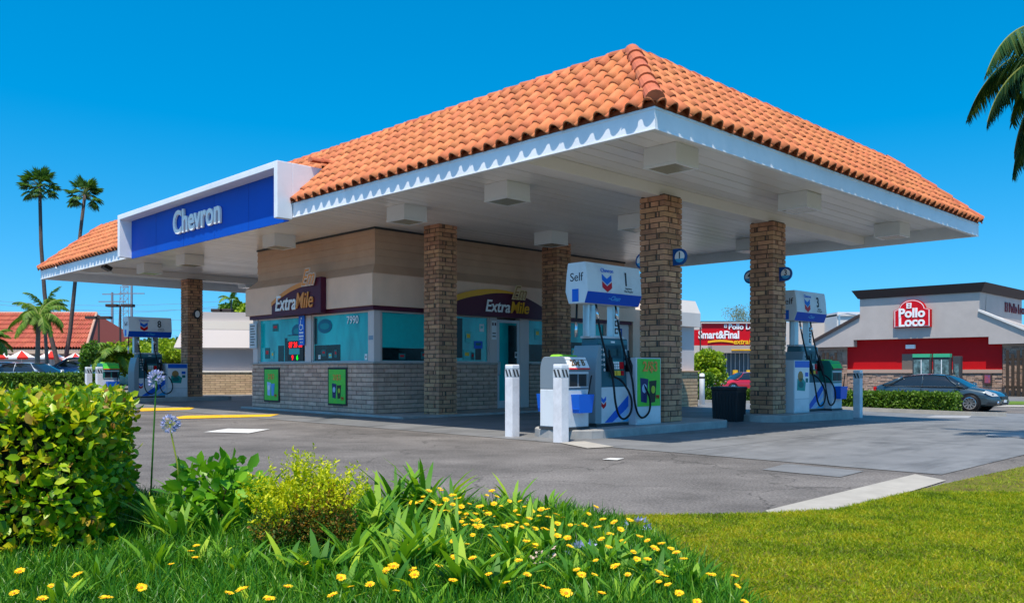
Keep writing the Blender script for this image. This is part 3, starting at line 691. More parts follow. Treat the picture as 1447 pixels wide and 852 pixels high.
# small plates
art('door_notice', [(rect(-.09, -.25, .09, .25), 0, 0), (rect(-.07, .12, -.02, .2), 1, 1), (rect(.02, .12, .07, .2), 1, 1), (rect(-.06, -.1, .06, -.07), 1, 2), (rect(-.06, -.18, .06, -.15), 1, 2)], [WHITE, MAROON, DGREY], shop, (6.6, A0+.018, 2.15), FR)
art('wall_plate', [(rect(-.09, -.05, .09, .05), 0, 0)], [mat('dull_blue', (.2, .3, .4), .5)], shop, (B0+.018, A0+.14, 1.85), FL)
art('outlet_cover', [(rect(-.05, -.07, .05, .07), 0, 0), (ell(0, 0, .02, .03, 8), 1, 1)], [WHITE, DGREY], shop, (B0+.05, 10.38, 1.40), FL)
atm = empty('blue_wall_notice', W(11.85, A0, 1.95), TH, 'tall dark blue notice with white square on the shop wall behind pump one', 'notice')
MB().prism(rect(-.17, -.5, .17, .42), 0, .04).build('plate', mat('navy', (.01, .05, .3), .4), atm, (0, -.0, 0), FR)
art('print', [(rect(-.10, .12, .10, .36), 0, 0), (rect(-.08, -.3, .08, -.05), 0, 1)], [WHITE, BLUE2], atm, (0, -.042, 0), FR)
STK = [WHITE, BLUE2, YELP, RED, mat('sticker_teal', (.10, .55, .55), .5), mat('sticker_dim', (.02, .16, .17), .5)]
def stick(side, p, z, w, h, c):
    loc = (B0+.091, p, z) if side == 'L' else (p, A0+.091, z)
    art('window_sticker', [(rect(-w/2, -h/2, w/2, h/2), 0, 0), (rect(-w*.3, -h*.1, w*.3, h*.25), 1, 1)], [STK[c], STK[(c+4) % 6]], shop, loc, FL if side == 'L' else FR, .002)
for a_ in (('R', 5.75, 1.95, .20, .30, 4), ('R', 6.1, 1.75, .30, .20, 1), ('R', 5.7, 1.48, .24, .26, 4), ('R', 6.22, 2.2, .16, .2, 0), ('R', 5.9, 1.45, .1, .2, 5), ('L', 15.2, 1.55, .25, .3, 5), ('L', 14.75, 2.25, .3, .2, 5), ('L', 14.9, 1.5, .12, .22, 4),
           ('L', 12.3, 1.52, .2, .16, 5), ('L', 12.0, 1.45, .14, .12, 4), ('L', 11.75, 1.5, .12, .2, 5), ('L', 12.5, 1.42, .1, .1, 0), ('R', 3.6, 1.42, .2, .14, 5), ('R', 4.3, 1.45, .24, .18, 5), ('R', 8.35, 2.1, .2, .3, 4), ('R', 9.9, 1.6, .2, .25, 4), ('R', 10.7, 2.0, .3, .4, 5)): stick(*a_)

# ================================================================== PUMP ISLANDS
def hexhead(w=1.46, d=.44, z0=0, z1=.68):
    """sign head: cross-section widest two thirds down, extruded along x"""
    h = d/2; prof = [(-h*.78, z0), (h*.78, z0), (h*1.12, z0+.20), (h*1.0, z0+.50), (h*.86, z1), (-h*.86, z1), (-h*1.0, z0+.50), (-h*1.12, z0+.20)]
    return prof
def fuel_pump(b, a, z, num, label, order):
    r = empty('fuel_pump', W(b, a, z), TH, label, 'fuel pump', 'fuel pumps on the islands')
    # lower cabinet
    lo = MB().box(-.50, -.25, .05, .55, .25, .66).build('lower_cabinet', PWHITE, r, bevel=.012)
    MB().box(-.52, -.26, 0, .57, .26, .048).build('plinth', DGREY, r)
    sw = [([(-.30, -.29), (.02, -.29), (.52, .12), (.52, .29), (.34, .16)], 0, 0), ([(-.10, -.29), (.10, -.29), (.53, -.02), (.53, .06)], 1, 1), ([(.16, -.29), (.53, -.29), (.53, -.12), (.36, -.20)], 1, 2)]
    art('swoosh_decal', sw, [BLUE2, mat('pale_blue', (.35, .55, .85), .35), CYANB], lo, (0, -.251, .355), FR, t=.003)
    art('emblem', [(chev(0, .02, .13, .065, .05), 0, 0), (chev(0, -.07, .13, .065, .05), 0, 1)], [BLUE2, RED], lo, (-.33, -.251, .42), FR)
    # side pillar, curved
    cur = [(-.56, .06), (-.56, .9), (-.53, 1.15), (-.47, 1.36), (-.40, 1.36), (-.40, .06)]
    MB().prism(cur[::-1], -.27, .27, 0, Matrix.Rotation(R(90), 4, 'X')).build('side_casing', mat('casing_grey', (.22, .29, .33), .4), r, bevel=.01)
    up = MB(); up.add([(-.40, -.22, .66), (.42, -.22, .66), (.42, .22, .66), (-.40, .22, .66), (-.40, -.17, 1.48), (.42, -.17, 1.48), (.42, .17, 1.48), (-.40, .17, 1.48)], BOXF)
    u = up.build('upper_cabinet', TEALG, r, bevel=.015)
    tilt = R(90)-math.atan2(.05, .82)
    def fr(x, zz, nm, shapes, mats, k=0, t=.006):
        y = -.22+.05*(zz-.66)/.82-.002-k; return art(nm, shapes, mats, u, (x, y, zz), (tilt, 0, 0), t)
    fr(.02, 1.24, 'screen', [(rect(-.20, -.09, .20, .12), 0, 0), (rect(-.15, -.05, .15, .07), 1, 1)], [TEALD, mat('screen_glass', (.02, .05, .06), .1)])
    fr(0, 1.42, 'brand_strip', [(rect(-.38, -.035, .40, .035), 0, 0), (rect(-.05, -.015, .05, .015), 1, 1)], [mat('mid_teal', (.06, .20, .25), .4), WHITE])
    fr(.05, .98, 'keypad', [(rect(-.17, -.16, .17, .13), 0, 0)]+[(rect(-.13+.06*i, -.02+.045*j, -.09+.06*i, .015+.045*j), 1, 1) for i in range(3) for j in range(3)]+[(rect(.06, -.02, .15, .1), 1, 2), (rect(-.15, -.13, -.06, -.05), 1, 3), (rect(-.03, -.13, .06, -.05), 1, 3), (rect(.08, -.13, .15, -.05), 1, 2)],
       [mat('keypad_teal', (.03, .22, .20), .4), WHITE, RED, YELP], t=.03)
    fr(-.25, 1.12, 'grade_buttons', [(ell(0, .17-.085*i, .022, .028, 8), 0, 0) for i in range(5)]+[(rect(-.09, .16-.085*i, -.04, .18-.085*i), 0, 0) for i in range(4)], [WHITE])
    fr(.33, 1.15, 'card_slot', [(rect(-.05, -.2, .05, .22), 0, 0), (rect(-.03, .05, .03, .15), 1, 1), (rect(-.03, -.12, .03, -.04), 1, 1)], [TEALD, LGREY])
    MB().box(-.46, -.15, 1.48, .36, .15, 1.52).build('top_cover', LGREY, r, bevel=.01)
    for xx in (-.40, .24):
        MB().box(xx-.09, -.07, 1.50, xx+.09, .07, 2.07).build('post', STEEL, r, bevel=.012)
    for i in range(3): art('post_decal', [(rect(-.04, -.05, .04, .05), 0, 0), (ell(0, 0, .028, .028, 10), 1, 1)], [DGREY, WHITE], r, (.24, -.071, 1.62+.13*i), FR)
    # head
    hd = MB(); pf = hexhead(); M = Matrix(((0, 0, 1, 0), (1, 0, 0, 0), (0, 1, 0, 0), (0, 0, 0, 1)))
    hd.prism(pf, -.73, .73, 0, M); h = hd.build('sign_head', PWHITE, r, (0, 0, 2.05), bevel=.012)
    # lower slanted blue band and upper slanted face
    s1 = math.atan2((1.12-.78)*.22, .20)
    art('blue_band', [(rect(-.725, -.101, .725, .096), 0, 0)], [BLUE], h, (0, -.2115, .10), (R(90)-(-s1), 0, 0), .003)
    text('lettering', '~Clean', .11, CYANB, h, (0, -.216, .105), (R(90)+s1, 0, 0), ext=.002, shear=.3, off=.01)
    s2 = math.atan2((1.0-1.12)*-.22, .30)
    rr = (R(90)-s2, 0, 0); yy = lambda zz: -(.2464-(zz-.20)*(.0264/.30))-.003
    art('emblem', [(chev(0, .03, .25, .10, .075), 0, 0), (chev(0, -.095, .25, .10, .075), 0, 1)], [BLUE2, RED], h, (-.22, yy(.36), .37), rr)
    text('lettering', 'Chevron', .095, BLUE2, h, (-.22, -.235, .56), (R(85), 0, 0), ext=.002, off=.012)
    text('pump_number', num, .32, CHAR, h, (.30, yy(.44)-.002, .44), rr, ext=.002, sx=.85, off=.018)
    text('lettering', 'Supreme\nPlus Regular', .05, DGREY, h, (.36, yy(.27)-.002, .27), rr, ext=.001)
    text('lettering', 'Self', .20, CHAR, h, (-.732, 0.0, .43), FL, ext=.002)
    art('blue_flash', [(rect(-.06, -.11, .08, .10), 0, 0)], [BLUE2], h, (-.731, .03, .14), FL)
    text('lettering', 'Self', .20, CHAR, h, (.732, 0.0, .43), (R(90), 0, R(90)), ext=.002)
    # nozzles and hoses
    for x0, x1 in ((-.30, -.02), (.22, .5)):
        xn = x0+.12
        nz = MB(); nz.box(xn-.03, -.30, .92, xn+.03, -.21, 1.16); nz.tube([(xn, -.27, 1.12), (xn, -.31, 1.02), (xn+.02, -.33, .82)], [.035, .04, .02], 8); nz.tube([(xn, -.27, 1.16), (xn, -.25, 1.28)], [.02, .014], 8)
        nz.build('nozzle', BLACK, r, smooth=True)
        pts = []; N_ = 26
        ky = -.10; top = Vector((x0-.08, -.12, 2.10)); a1_ = Vector((x0-.06, -.20, 1.62)); low = Vector((x0+.24, -.48, .13))
        ctrl = [top, a1_, Vector((x0+.0, -.30, 1.15)), Vector((x0+.03, -.40, .80)), Vector((x0+.0, -.48, .42)), Vector((x0+.08, -.49, .20)), low, Vector((x0+.40, -.49, .24)), Vector((x0+.42, -.48, .48)), Vector((x0+.30, -.40, .74)), Vector((xn+.02, -.33, .84))]
        for i in range(len(ctrl)-1):
            p0 = ctrl[max(i-1, 0)]; p1 = ctrl[i]; p2 = ctrl[i+1]; p3 = ctrl[min(i+2, len(ctrl)-1)]
            for k in range(5):
                t = k/5; pts.append(.5*((2*p1)+(-p0+p2)*t+(2*p0-5*p1+4*p2-p3)*t*t+(-p0+3*p1-3*p2+p3)*t*t*t))
        pts.append(ctrl[-1]); MB().tube(pts, .018, 8).build('hose', BLACK, r, smooth=True)
        hb = MB(); hb.tube([(x0-.075, -.135, 1.98), (x0-.066, -.17, 1.80)], .024, 8); hb.build('hose_coupling', CHROME, r, smooth=True)
    MB().tube([(-.60, .1, 2.08), (-.60, .12, 1.55)], .018, 8).build('hose', BLACK, r, smooth=True)
    MB().tube([(-.60, .115, 1.75), (-.60, .12, 1.5)], .026, 8).build('hose_coupling', CHROME, r, smooth=True)
    return r
def kiosk(b, a, z, label, flip=1, dark=False):
    r = empty('windshield_service_station', W(b, a, z), TH, label, 'service unit', 'window cleaning and paper towel units')
    body = MB().box(-.265, -.29, .04, .265, .29, .64).build('lower_body', PWHITE, r, bevel=.012)
    MB().box(-.275, -.30, 0, .275, .30, .038).build('plinth', DGREY, r)
    h = .29; prof = [(-h, .642), (-h, .92)]+[(-h+.10*(1-math.cos(R(t)))+.0, .92+.24*math.sin(R(t))) for t in (18, 36, 54, 72, 90)]+[(h-.10*(1-math.cos(R(t))), .92+.24*math.sin(R(t))) for t in (90, 72, 54, 36, 18)]+[(h, .92), (h, .642)]
    M = Matrix(((0, 0, 1, 0), (1, 0, 0, 0), (0, 1, 0, 0), (0, 0, 0, 1)))
    up = MB().prism(prof[::-1], -.265, .265, 0, M).build('hood', mat('kiosk_dark_hood', (.02, .20, .17), .4) if dark else mat('kiosk_grey', (.20, .25, .29), .4), r, bevel=.008)
    art('towel_slot', [(rect(-.20, -.12, -.02, .08), 0, 0), (rect(.02, -.12, .20, .08), 0, 0), (rect(-.245, .085, .245, .12), 1, 1), (rect(-.245, -.13, .245, -.115), 1, 1)], [BLACKP, LGREY], up, (0, -.292, .80), FR)
    art('price_card', [(rect(-.25, -.11, .25, .11), 0, 0), (rect(-.25, -.11, .25, -.085), 1, 1)], [WHITE if not dark else GREEN, RED], up, (0, -.275, 1.05), (R(62), 0, 0), .006)
    if not dark: text('lettering', '20¢ B', .15, mat('brown_ink', (.2, .12, .06), .5), up, (0, -.285, 1.06), (R(62), 0, 0), ext=.002, off=.02)
    tp = MB(); tp.add([(-.24, -.10, 1.161), (.24, -.10, 1.161), (.24, .12, 1.161), (-.24, .12, 1.161), (-.20, -.08, 1.195), (.20, -.08, 1.185), (.20, .09, 1.185), (-.20, .09, 1.195)], BOXF)
    tp.build('green_cover', mat('lime_cover', (.25, .62, .05), .5), up, bevel=.02)
    for sgn in (-1, 1):
        y0_, y1_ = (-.46, -.291) if sgn < 0 else (.291, .46)
        bx = MB(); bx.add([(-.15+.02, y0_+.02, .27), (.19-.02, y0_+.02, .27), (.19-.02, y1_, .27), (-.15+.02, y1_, .27), (-.17, y0_, .56), (.20, y0_, .56), (.20, y1_, .56), (-.17, y1_, .56)], [BOXF[0]]+list(BOXF[2:]))
        bx.add([(-.15, y0_+.03, .34), (.18, y0_+.03, .34), (.18, y1_-.01, .34), (-.15, y1_-.01, .34)], [(0, 1, 2, 3)])
        bk_ = bx.build('squeegee_bucket', BLUE2, r); md = bk_.modifiers.new('s', 'SOLIDIFY'); md.thickness = .012
        MB().tube([(.10, (y0_+y1_)/2, .36), (.22, (y0_+y1_)/2-.01, .86)], .012, 6).build('squeegee', BLACK, r)
    return r
def ad_cabinet(b, a, z, label, green=True):
    r = empty('advert_cabinet', W(b, a, z), TH, label, 'cabinet', 'advert cabinets beside the pumps')
    MB().box(-.36, -.24, 0.0, .36, .24, 1.16).build('body', LGREY, r, bevel=.012)
    if green:
        art('print', [(rect(-.33, -.40, .33, .42), 0, 0)]+cups(1.15), pmats, r, (0, -.241, .72), FR)
        text('lettering', '2/$3', .24, ORNG, r, (.03, -.255, 1.00), FR, ext=.002, off=.02)
        text('lettering', '99', .10, RED, r, (.24, -.255, .47), FR, ext=.002, off=.02)
    else:
        art('print', [(rect(-.33, -.40, .33, .42), 0, 0), (rect(-.33, .28, .33, .42), 1, 1), (ell(-.08, .08, .12, .12, 12), 1, 2), ([(-.24, -.22), (.12, -.24), (.16, -.06), (.02, .05), (-.22, .03)], 1, 3), (ell(-.06, -.1, .12, .07, 12), 2, 4), (rect(.14, .08, .28, .17), 1, 1), (rect(.16, -.05, .27, .04), 1, 4)],
            [WHITE, BLUE2, mat('tan_ink', (.35, .22, .08), .5), mat('teal_ink', (.02, .32, .28), .5), mat('deep_teal_ink', (.01, .15, .15), .5)], r, (0, -.241, .72), FR)
    art('lower_panel', [(rect(-.33, -.13, .33, .13), 0, 0)], [PWHITE], r, (0, -.241, .17), FR)
    return r
def island(b0, b1, a, label):
    hw_ = .66; pts = []
    for i in range(9): t = R(90+180*i/8); pts.append((b0+.55+.55*math.cos(t), hw_*math.sin(t)))
    for i in range(9): t = R(-90+180*i/8); pts.append((b1-.3+.3*math.cos(t), hw_*math.sin(t)))
    z0 = min(-.12, gz(*W(b1, a)[:2])-.08)
    o = MB().prism(pts, z0, .145).build('pump_island', KERB, None, W(0, a), (0, 0, TH), bevel=.02)
    return tag(o, label, 'pump island', 'raised concrete pump islands')
island(.95, 5.45, 2.75, 'raised concrete island with rounded kerb under pump one')
island(7.15, 11.0, 2.75, 'raised concrete island with rounded kerb under pump three')
island(.95, 5.45, 23.0, 'raised concrete island under the far left pump eight')
fuel_pump(2.38, 2.78, .145, '1', 'nearest fuel pump with number 1 head beside the first brick column', 0)
kiosk(1.22, 2.66, .145, 'grey hooded windshield service unit with blue buckets behind the front bollards')
ad_cabinet(3.08, 2.6, .145, 'advert cabinet with bright green drink poster between pump one and the column')
fuel_pump(9.55, 2.78, .145, '3', 'fuel pump with number 3 head right of the second brick column', 0)
kiosk(10.45, 2.66, .145, 'dark green hooded windshield service unit at the right end of the second island', dark=True)
ad_cabinet(8.70, 2.6, .145, 'advert cabinet with white and blue poster just right of the second column', False)
fuel_pump(2.55, 22.98, .145, '8', 'distant fuel pump with number 8 head left of the far brick column', 0)
kiosk(1.22, 22.9, .145, 'distant windshield service unit with green card behind the far left bollards', dark=True)
ad_cabinet(3.40, 22.8, .145, 'advert cabinet with white and blue poster beside the far left column', False)
# bollards
def bollard(x, y, z, s=.085, h=1.18, label=''):
    r = empty('bollard', (x, y, z), TH, label, 'bollard', 'white bollards guarding the pumps')
    MB().box(-s, -s, -.2, s, s, h-.205).build('post', mat('bollard_white', (.74, .74, .76), .55, var=.05, vscale=12, bump=.2, bscale=30, dirt=.4), r, bevel=.008)
    MB().box(-s, -s, h-.203, s, s, h-.07).build('band', LGREY, r)
    MB().box(-s, -s, h-.068, s, s, h).build('cap', WHITE, r, bevel=.012)
    hz = MB()
    for sd in range(4):
        M = Matrix.Rotation(sd*math.pi/2, 4, 'Z')
        for i in range(2):
            x0 = -s+.005+i*.075
            hz.add([M @ Vector(v) for v in [(x0+.045, -s-.002, h-.195), (x0+.085, -s-.002, h-.195), (x0+.040, -s-.002, h-.08), (x0, -s-.002, h-.08)]], [(0, 1, 2, 3)])
    hz.build('stripe', DGREY, r)
    return r
for (b_, a_, lab) in ((.52, 2.1, 'nearer white square bollard with striped band in front of the service unit, beside pump one'), (.76, 3.39, 'white square bollard with striped band standing left of the nearest pump island'),
                      (11.9, 2.5, 'white square bollard with striped band at the right end of the second island')):
    x, y, _ = W(b_, a_); bollard(x, y, gz(x, y), label=lab)
x, y, _ = W(.5, 21.6); bollard(x, y, 0, label='right one of two white bollards by the far left pump')
x, y, _ = W(.5, 22.55); bollard(x, y, 0, label='left one of two white bollards by the far left pump')
rb = empty('round_bollard', (at(992, 32.3), 32.3, gz(7.2, 32.3)), 0, 'round white bollard behind the canopy beside the shop rear wing', 'bollard')
cb = MB(); cb.tube([(0, 0, -.2), (0, 0, 1.12), (0, 0, 1.16), (0, 0, 1.18)], [.10, .10, .085, .03], 14); cb.build('post', WHITE, rb, smooth=True)
MB().tube([(0, 0, .98), (0, 0, 1.06)], .102, 14).build('band', DGREY, rb)
# trash can
tx, ty, _ = W(7.0, 3.1+.05)
tc_ = empty('trash_bin', (tx, ty, gz(tx, ty)), TH+R(10), 'black ribbed trash bin between the two pump islands', 'trash bin')
b = MB(); 
b.add([(-.26, -.26, .0), (.26, -.26, .0), (.26, .26, .0), (-.26, .26, .0), (-.28, -.28, .66), (.28, -.28, .66), (.28, .28, .66), (-.28, .28, .66)], BOXF)
for i in range(7):
    for sd in range(4):
        M = Matrix.Rotation(sd*math.pi/2, 4, 'Z'); x0 = -.20+i*.064
        b.add([M @ Vector(v) for v in [(x0, -.272, .03), (x0+.03, -.272, .03), (x0+.03, -.2, .03), (x0, -.2, .03), (x0*1.12, -.292, .62), (x0*1.12+.03, -.292, .62), (x0*1.12+.03, -.2, .62), (x0*1.12, -.2, .62)]], BOXF)
b.build('bin_body', BLACKP, tc_)
MB().box(-.30, -.30, .661, .30, .30, .74).build('lid', BLACKP, tc_, bevel=.02)
# flag number signs on columns
def flag(b, a, z, n, label, face=-1, mirror=False):
    r = empty('pump_number_sign', W(b, a, z), TH, label, 'number sign', 'round pump number signs on the columns')
    # plate perpendicular to the column face, standing out along +x or -x, facing -y (or -x)
    s = -1 if mirror else 1
    shape = [(0, -.15), (s*.14, -.15)]+[(s*(.14+.15*math.sin(R(t))), -.15*math.cos(R(t))) for t in range(15, 180, 15)]+[(s*.14, .15), (0, .15)]
    if mirror: shape = shape[::-1]
    MB().prism(shape, -.02, .02).build('plate', mat('sign_navy', (.01, .08, .30), .35), r, (0, 0, 0), FL)
    art('face', [(ell(s*.15, 0, .105, .105, 24), 0, 0), (ell(s*.15, 0, .105, .105, 12, 200, 340), 1, 1)], [WHITE, CYANB], r, (-.021, 0, 0), FL, .003)
    text('number', n, .17, CHAR, r, (-.029, -s*.15, .02), FL, ext=.002, off=.01)
    return r
flag(4.05, 2.8-.28, 3.15, '1', 'round number 1 sign on the right side of the first pump column')
flag(4.05, 2.8+.28, 3.15, '2', 'round number 2 sign on the left side of the first pump column', mirror=True)
flag(8.0, 2.8-.28, 3.15, '3', 'round number 3 sign on the right side of the second pump column')
flag(8.0, 2.8+.28, 3.15, '4', 'round number 4 sign on the left side of the second pump column', mirror=True)
r = empty('oval_wall_lamp', W(4.15, 22.72, 3.05), TH, 'small pale oval fitting on the far left brick column', 'wall fitting')
MB().prism(ell(0, 0, .13, .17, 20), 0, .05).build('backplate', DGREY, r, (0, 0, 0), FR, bevel=.01); MB().prism(ell(0, 0, .08, .12, 20), .051, .09).build('lens', WHITE, r, (0, 0, 0), FR, bevel=.01)
# ================================================================== BUILDINGS AROUND
# white and brick building at the left behind
wb = empty('white_flat_roof_building', (0, 0, 0), 0, 'low white flat-roofed building with buff brick base behind the far left column', 'building')
P0 = (at(262, 37.2), 37.2); P1 = (-1.5, 39.6); P2 = (-1.5, 50); P3 = (at(237, 50)+1, 50); P4 = (at(240, 38.2), 42.0)
foot = [P0, P1, P2, P3, P4]
def offs(poly, o):
    n = len(poly); out = []
    for i in range(n):
        p = Vector(poly[i-1]); q = Vector(poly[i]); s_ = Vector(poly[(i+1) % n])
        d1 = (q-p).normalized(); d2_ = (s_-q).normalized(); n1 = Vector((d1.y, -d1.x)); n2 = Vector((d2_.y, -d2_.x)); m2 = (n1+n2).normalized()
        out.append(tuple(q+m2*o/max(.3, m2.dot(n1))))
    return out
def loft(poly, prof, name, m, parent):
    vs = []; n = len(poly)
    for o_, z in prof: vs += [(x, y, z) for x, y in offs(poly, o_)]
    fs = [(i*n+k, i*n+(k+1) % n, (i+1)*n+(k+1) % n, (i+1)*n+k) for i in range(len(prof)-1) for k in range(n)]
    fs += [tuple(reversed(range(n))), tuple((len(prof)-1)*n+k for k in range(n))]
    return MB().add(vs, fs).build(name, m, parent)
LST = mat('lilac_stucco', (.50, .46, .47), .88, dirt=.05, bump=.2, bscale=60)
loft(foot, [(0, -.1), (0, 2.0)], 'wall', LST, wb)
loft(foot, [(.32, 2.0), (.42, 2.05), (.12, 2.85)], 'sloped_fascia', mat('pale_fascia', (.58, .54, .53), .8, dirt=.04), wb)
loft(foot, [(.13, 2.852), (.13, 3.22)], 'white_band', mat('cream_band', (.80, .74, .66), .7), wb)
loft(foot, [(.0, 3.222), (-.05, 3.62)], 'parapet', mat('grey_parapet', (.42, .40, .40), .8), wb)
bk = MB(); dx, dy = P1[0]-P0[0], P1[1]-P0[1]; LL = math.hypot(dx, dy); nxx, nyy = dy/LL, -dx/LL
courses(bk, None, P0[0]+nxx*.13, P0[1]+nyy*.13, P1[0]+nxx*.13, P1[1]+nyy*.13, 0, .98, nxx, nyy, bl=.42, bh=.10)
o = bk.build('brick_base', TBRICK, wb)
courses_m = MB(); courses_m.add([(P0[0]+nxx*.118, P0[1]+nyy*.118, 0), (P1[0]+nxx*.118, P1[1]+nyy*.118, 0), (P1[0], P1[1], 0), (P0[0], P0[1], 0), (P0[0]+nxx*.118, P0[1]+nyy*.118, .98), (P1[0]+nxx*.118, P1[1]+nyy*.118, .98), (P1[0], P1[1], .98), (P0[0], P0[1], .98)], BOXF)
courses_m.build('mortar', MORT2, o)
MB().add([(P0[0]+nxx*.17, P0[1]+nyy*.17, .982), (P1[0]+nxx*.17, P1[1]+nyy*.17, .982), (P1[0], P1[1], .982), (P0[0], P0[1], .982), (P0[0]+nxx*.17, P0[1]+nyy*.17, 1.05), (P1[0]+nxx*.17, P1[1]+nyy*.17, 1.05), (P1[0], P1[1], 1.05), (P0[0], P0[1], 1.05)], BOXF).build('coping', mat('cream_band', (.8, .74, .66)), wb)
def vent(x, y, z): MB().box(x-.35, y-.03, z, x+.35, y, z+.3).build('vent', DGREY, wb)
_e = Vector(P0)-Vector(P4); _n = Vector((_e.y, -_e.x)).normalized()
vq = Vector(P4)+_e*.55+_n*.01
MB().add([(vq.x-_e.normalized().x*.45, vq.y-_e.normalized().y*.45, 1.55), (vq.x+_e.normalized().x*.45, vq.y+_e.normalized().y*.45, 1.55), (vq.x+_e.normalized().x*.45, vq.y+_e.normalized().y*.45, 1.85), (vq.x-_e.normalized().x*.45, vq.y-_e.normalized().y*.45, 1.85)], [(0, 1, 2, 3)]).build('vent', DGREY, wb)

# restaurant at the right
RD = 54; RZ = -.56
rc = (at(1385, RD), RD, RZ)
rest = empty('red_and_grey_restaurant', rc, TH, 'grey stucco chicken restaurant with red lower wall and stone base at the right', 'restaurant')
# local: x = along b (away from the camera at right), y = along a (front face runs to the left) ; front face at x=0 facing -x
def Rq2(u, v, off):
    k = (u-723.5)/1205; cx, cy = rc[0]-.7129*off, RD-.7013*off; t = (cx-k*cy)/(.7013+.7129*k); d = cy+.7129*t; return (t, 1.1+(522-v)/1205*d-RZ)
def Rq(u, v):                                            # photo pixel on the front face plane -> local (y, z)
    k = (u-723.5)/1205; t = (rc[0]-k*RD)/(.7013+.7129*k); d = RD+.7129*t; return (t, 1.1+(522-v)/1205*d-RZ)
fpts = [Rq(1500, 553), Rq(1500, 488), Rq(1383, 440), Rq(1385, 412), Rq(1215, 423), Rq(1215, 448), Rq(1150, 484), Rq(1150, 553)]
fpts[0] = (fpts[0][0], -.3); fpts[-1] = (fpts[-1][0], -.3)
ytow, ylow = fpts[4][0], fpts[-1][0]; HT = fpts[3][1]
# front slab (facing -x): prism along x
Mx = Matrix(((0, 0, 1, 0), (1, 0, 0, 0), (0, 1, 0, 0), (0, 0, 0, 1)))
RX = .62
zt_r = Rq(1300, 478)[1]; zn = Rq(1300, 488)[1]
yA, yB, yC, yD = Rq(1411, 485)[0], Rq(1397, 477)[0], Rq(1206, 480)[0], Rq(1193, 488)[0]
low_edge = [(fpts[6][0], zn), (yD, zn), (yC, zn), (yC, zt_r), (yB, zt_r), (yB, zn), (yA, zn), (fpts[1][0], zn)]
up_poly = [(fpts[1][0], max(fpts[1][1], zn+.3)), fpts[2], fpts[3], fpts[4], fpts[5], (fpts[6][0], max(fpts[6][1], zn+.3))]
MB().prism(up_poly+low_edge, 0, 1.2, 0, Mx).build('front_wall', GRAYST, rest)
yr, ylw = fpts[0][0], fpts[-1][0]
MB().box(RX+.05, yr, -.3, 1.19, ylw, zt_r+.1).build('lower_wall', GRAYST, rest)
MB().box(1.21, 0, -.3, 9, ytow, HT).build('tower', GRAYST, rest)
for (y0_, y1_, z_) in ((yr, 0, Rq(1440, 462)[1]), (ytow, ylow, Rq(1185, 464)[1]-.4)):
    MB().box(1.21, min(y0_, y1_)+.01, -.3, 16, max(y0_, y1_)-.01, z_).build('side_wing', GRAYST, rest)
# cornice
cz0, cz1 = HT-.02, HT+.55
cn = MB(); 
cn.add([(-.10, -.10, cz0), (9.1, -.10, cz0), (9.1, ytow+.1, cz0), (-.10, ytow+.1, cz0), (-.42, -.42, cz1), (9.4, -.42, cz1), (9.4, ytow+.42, cz1), (-.42, ytow+.42, cz1)], BOXF)
cn.build('cornice', DBROWN, rest)
# gable copings
def strip(p, q, w_, nm, m):
    b = MB(); (y0_, z0_), (y1_, z1_) = p, q
    b.add([(-.14, y0_, z0_-.0), (.4, y0_, z0_), (.4, y1_, z1_), (-.14, y1_, z1_), (-.14, y0_, z0_+w_), (.4, y0_, z0_+w_), (.4, y1_, z1_+w_), (-.14, y1_, z1_+w_)], BOXF); b.build(nm, m, rest)
strip(fpts[2], fpts[1], .14, 'coping', mat('cornice_pale', (.62, .60, .58), .7)); strip(fpts[5], fpts[6], .20, 'coping', DBROWN)
rp = [Rq(1411, 521), Rq(1411, 485), Rq(1397, 485), Rq(1396.5, 477), Rq(1206, 480), Rq(1206, 488), Rq(1193, 488), Rq(1195, 522)]
rp = [Rq(1412, 523), (Rq(1412, 523)[0], zt_r+.05), (Rq(1192, 523)[0], zt_r+.05), Rq(1192, 523)]
MB().prism(rp, RX-.03, RX+.049, 0, Mx).build('red_panel', DRED, rest)
led = [Rq(1413, 527), Rq(1413, 522), Rq(1193, 522), Rq(1193, 527)]
MB().prism(led, RX-.2, RX+.04, 0, Mx).build('ledge', mat('ledge_tan', (.42, .30, .24), .8), rest)
# stone base: many ragged stones
def stones(y0_, y1_, z0_, z1_, x=-.10):
    b = MB(); z = z0_
    while z < z1_-.03:
        h = random.uniform(.09, .17); y = y0_
        while y < y1_:
            w = random.uniform(.2, .55); b.box(RX+x-random.uniform(0, .05), y+.008, z+.006, RX+.04, min(y1_, y+w)-.008, min(z1_, z+h)-.006); y += w
        z += h
    return b
yl, zl = Rq(1193, 527); yR = Rq(1413, 527)[0]
stones(yR, yl, -.3, Rq(1300, 528)[1]-.03).build('stone_base', STONE, rest)
zs = Rq(1425, 489)[1]
stones(yr, yR-.02, -.3, zs).build('stone_base', STONE, rest); stones(yl+.02, ylow, -.3, zs).build('stone_base', STONE, rest)
MB().box(RX-.2, yr, zs, RX, yR-.02, zs+.12).build('ledge', mat('ledge_tan', (.4, .3, .2)), rest); MB().box(RX-.2, yl+.02, zs, RX, ylow, zs+.12).build('ledge', mat('ledge_tan', (.4, .3, .2)), rest)
def lattice(y0_, y1_, label):
    r = empty('slatted_trellis', W(0, 0), TH, label, 'trellis', 'dark wooden trellises on the restaurant wall')
    r.location = rest.location; b = MB(); y = y0_; i = 0
    while y < y1_: 
        b.box(-.42, y, .0, -.36, y+.17, zs-.25-(.25 if i % 3 == 1 else 0)); y += .30; i += 1
    b.build('slats', WOODD, r); b = MB(); b.box(-.35, y0_, .5, -.28, y1_, .65); b.box(-.35, y0_, zs-.9, -.28, y1_, zs-.75); b.build('rail', WOODD, r)
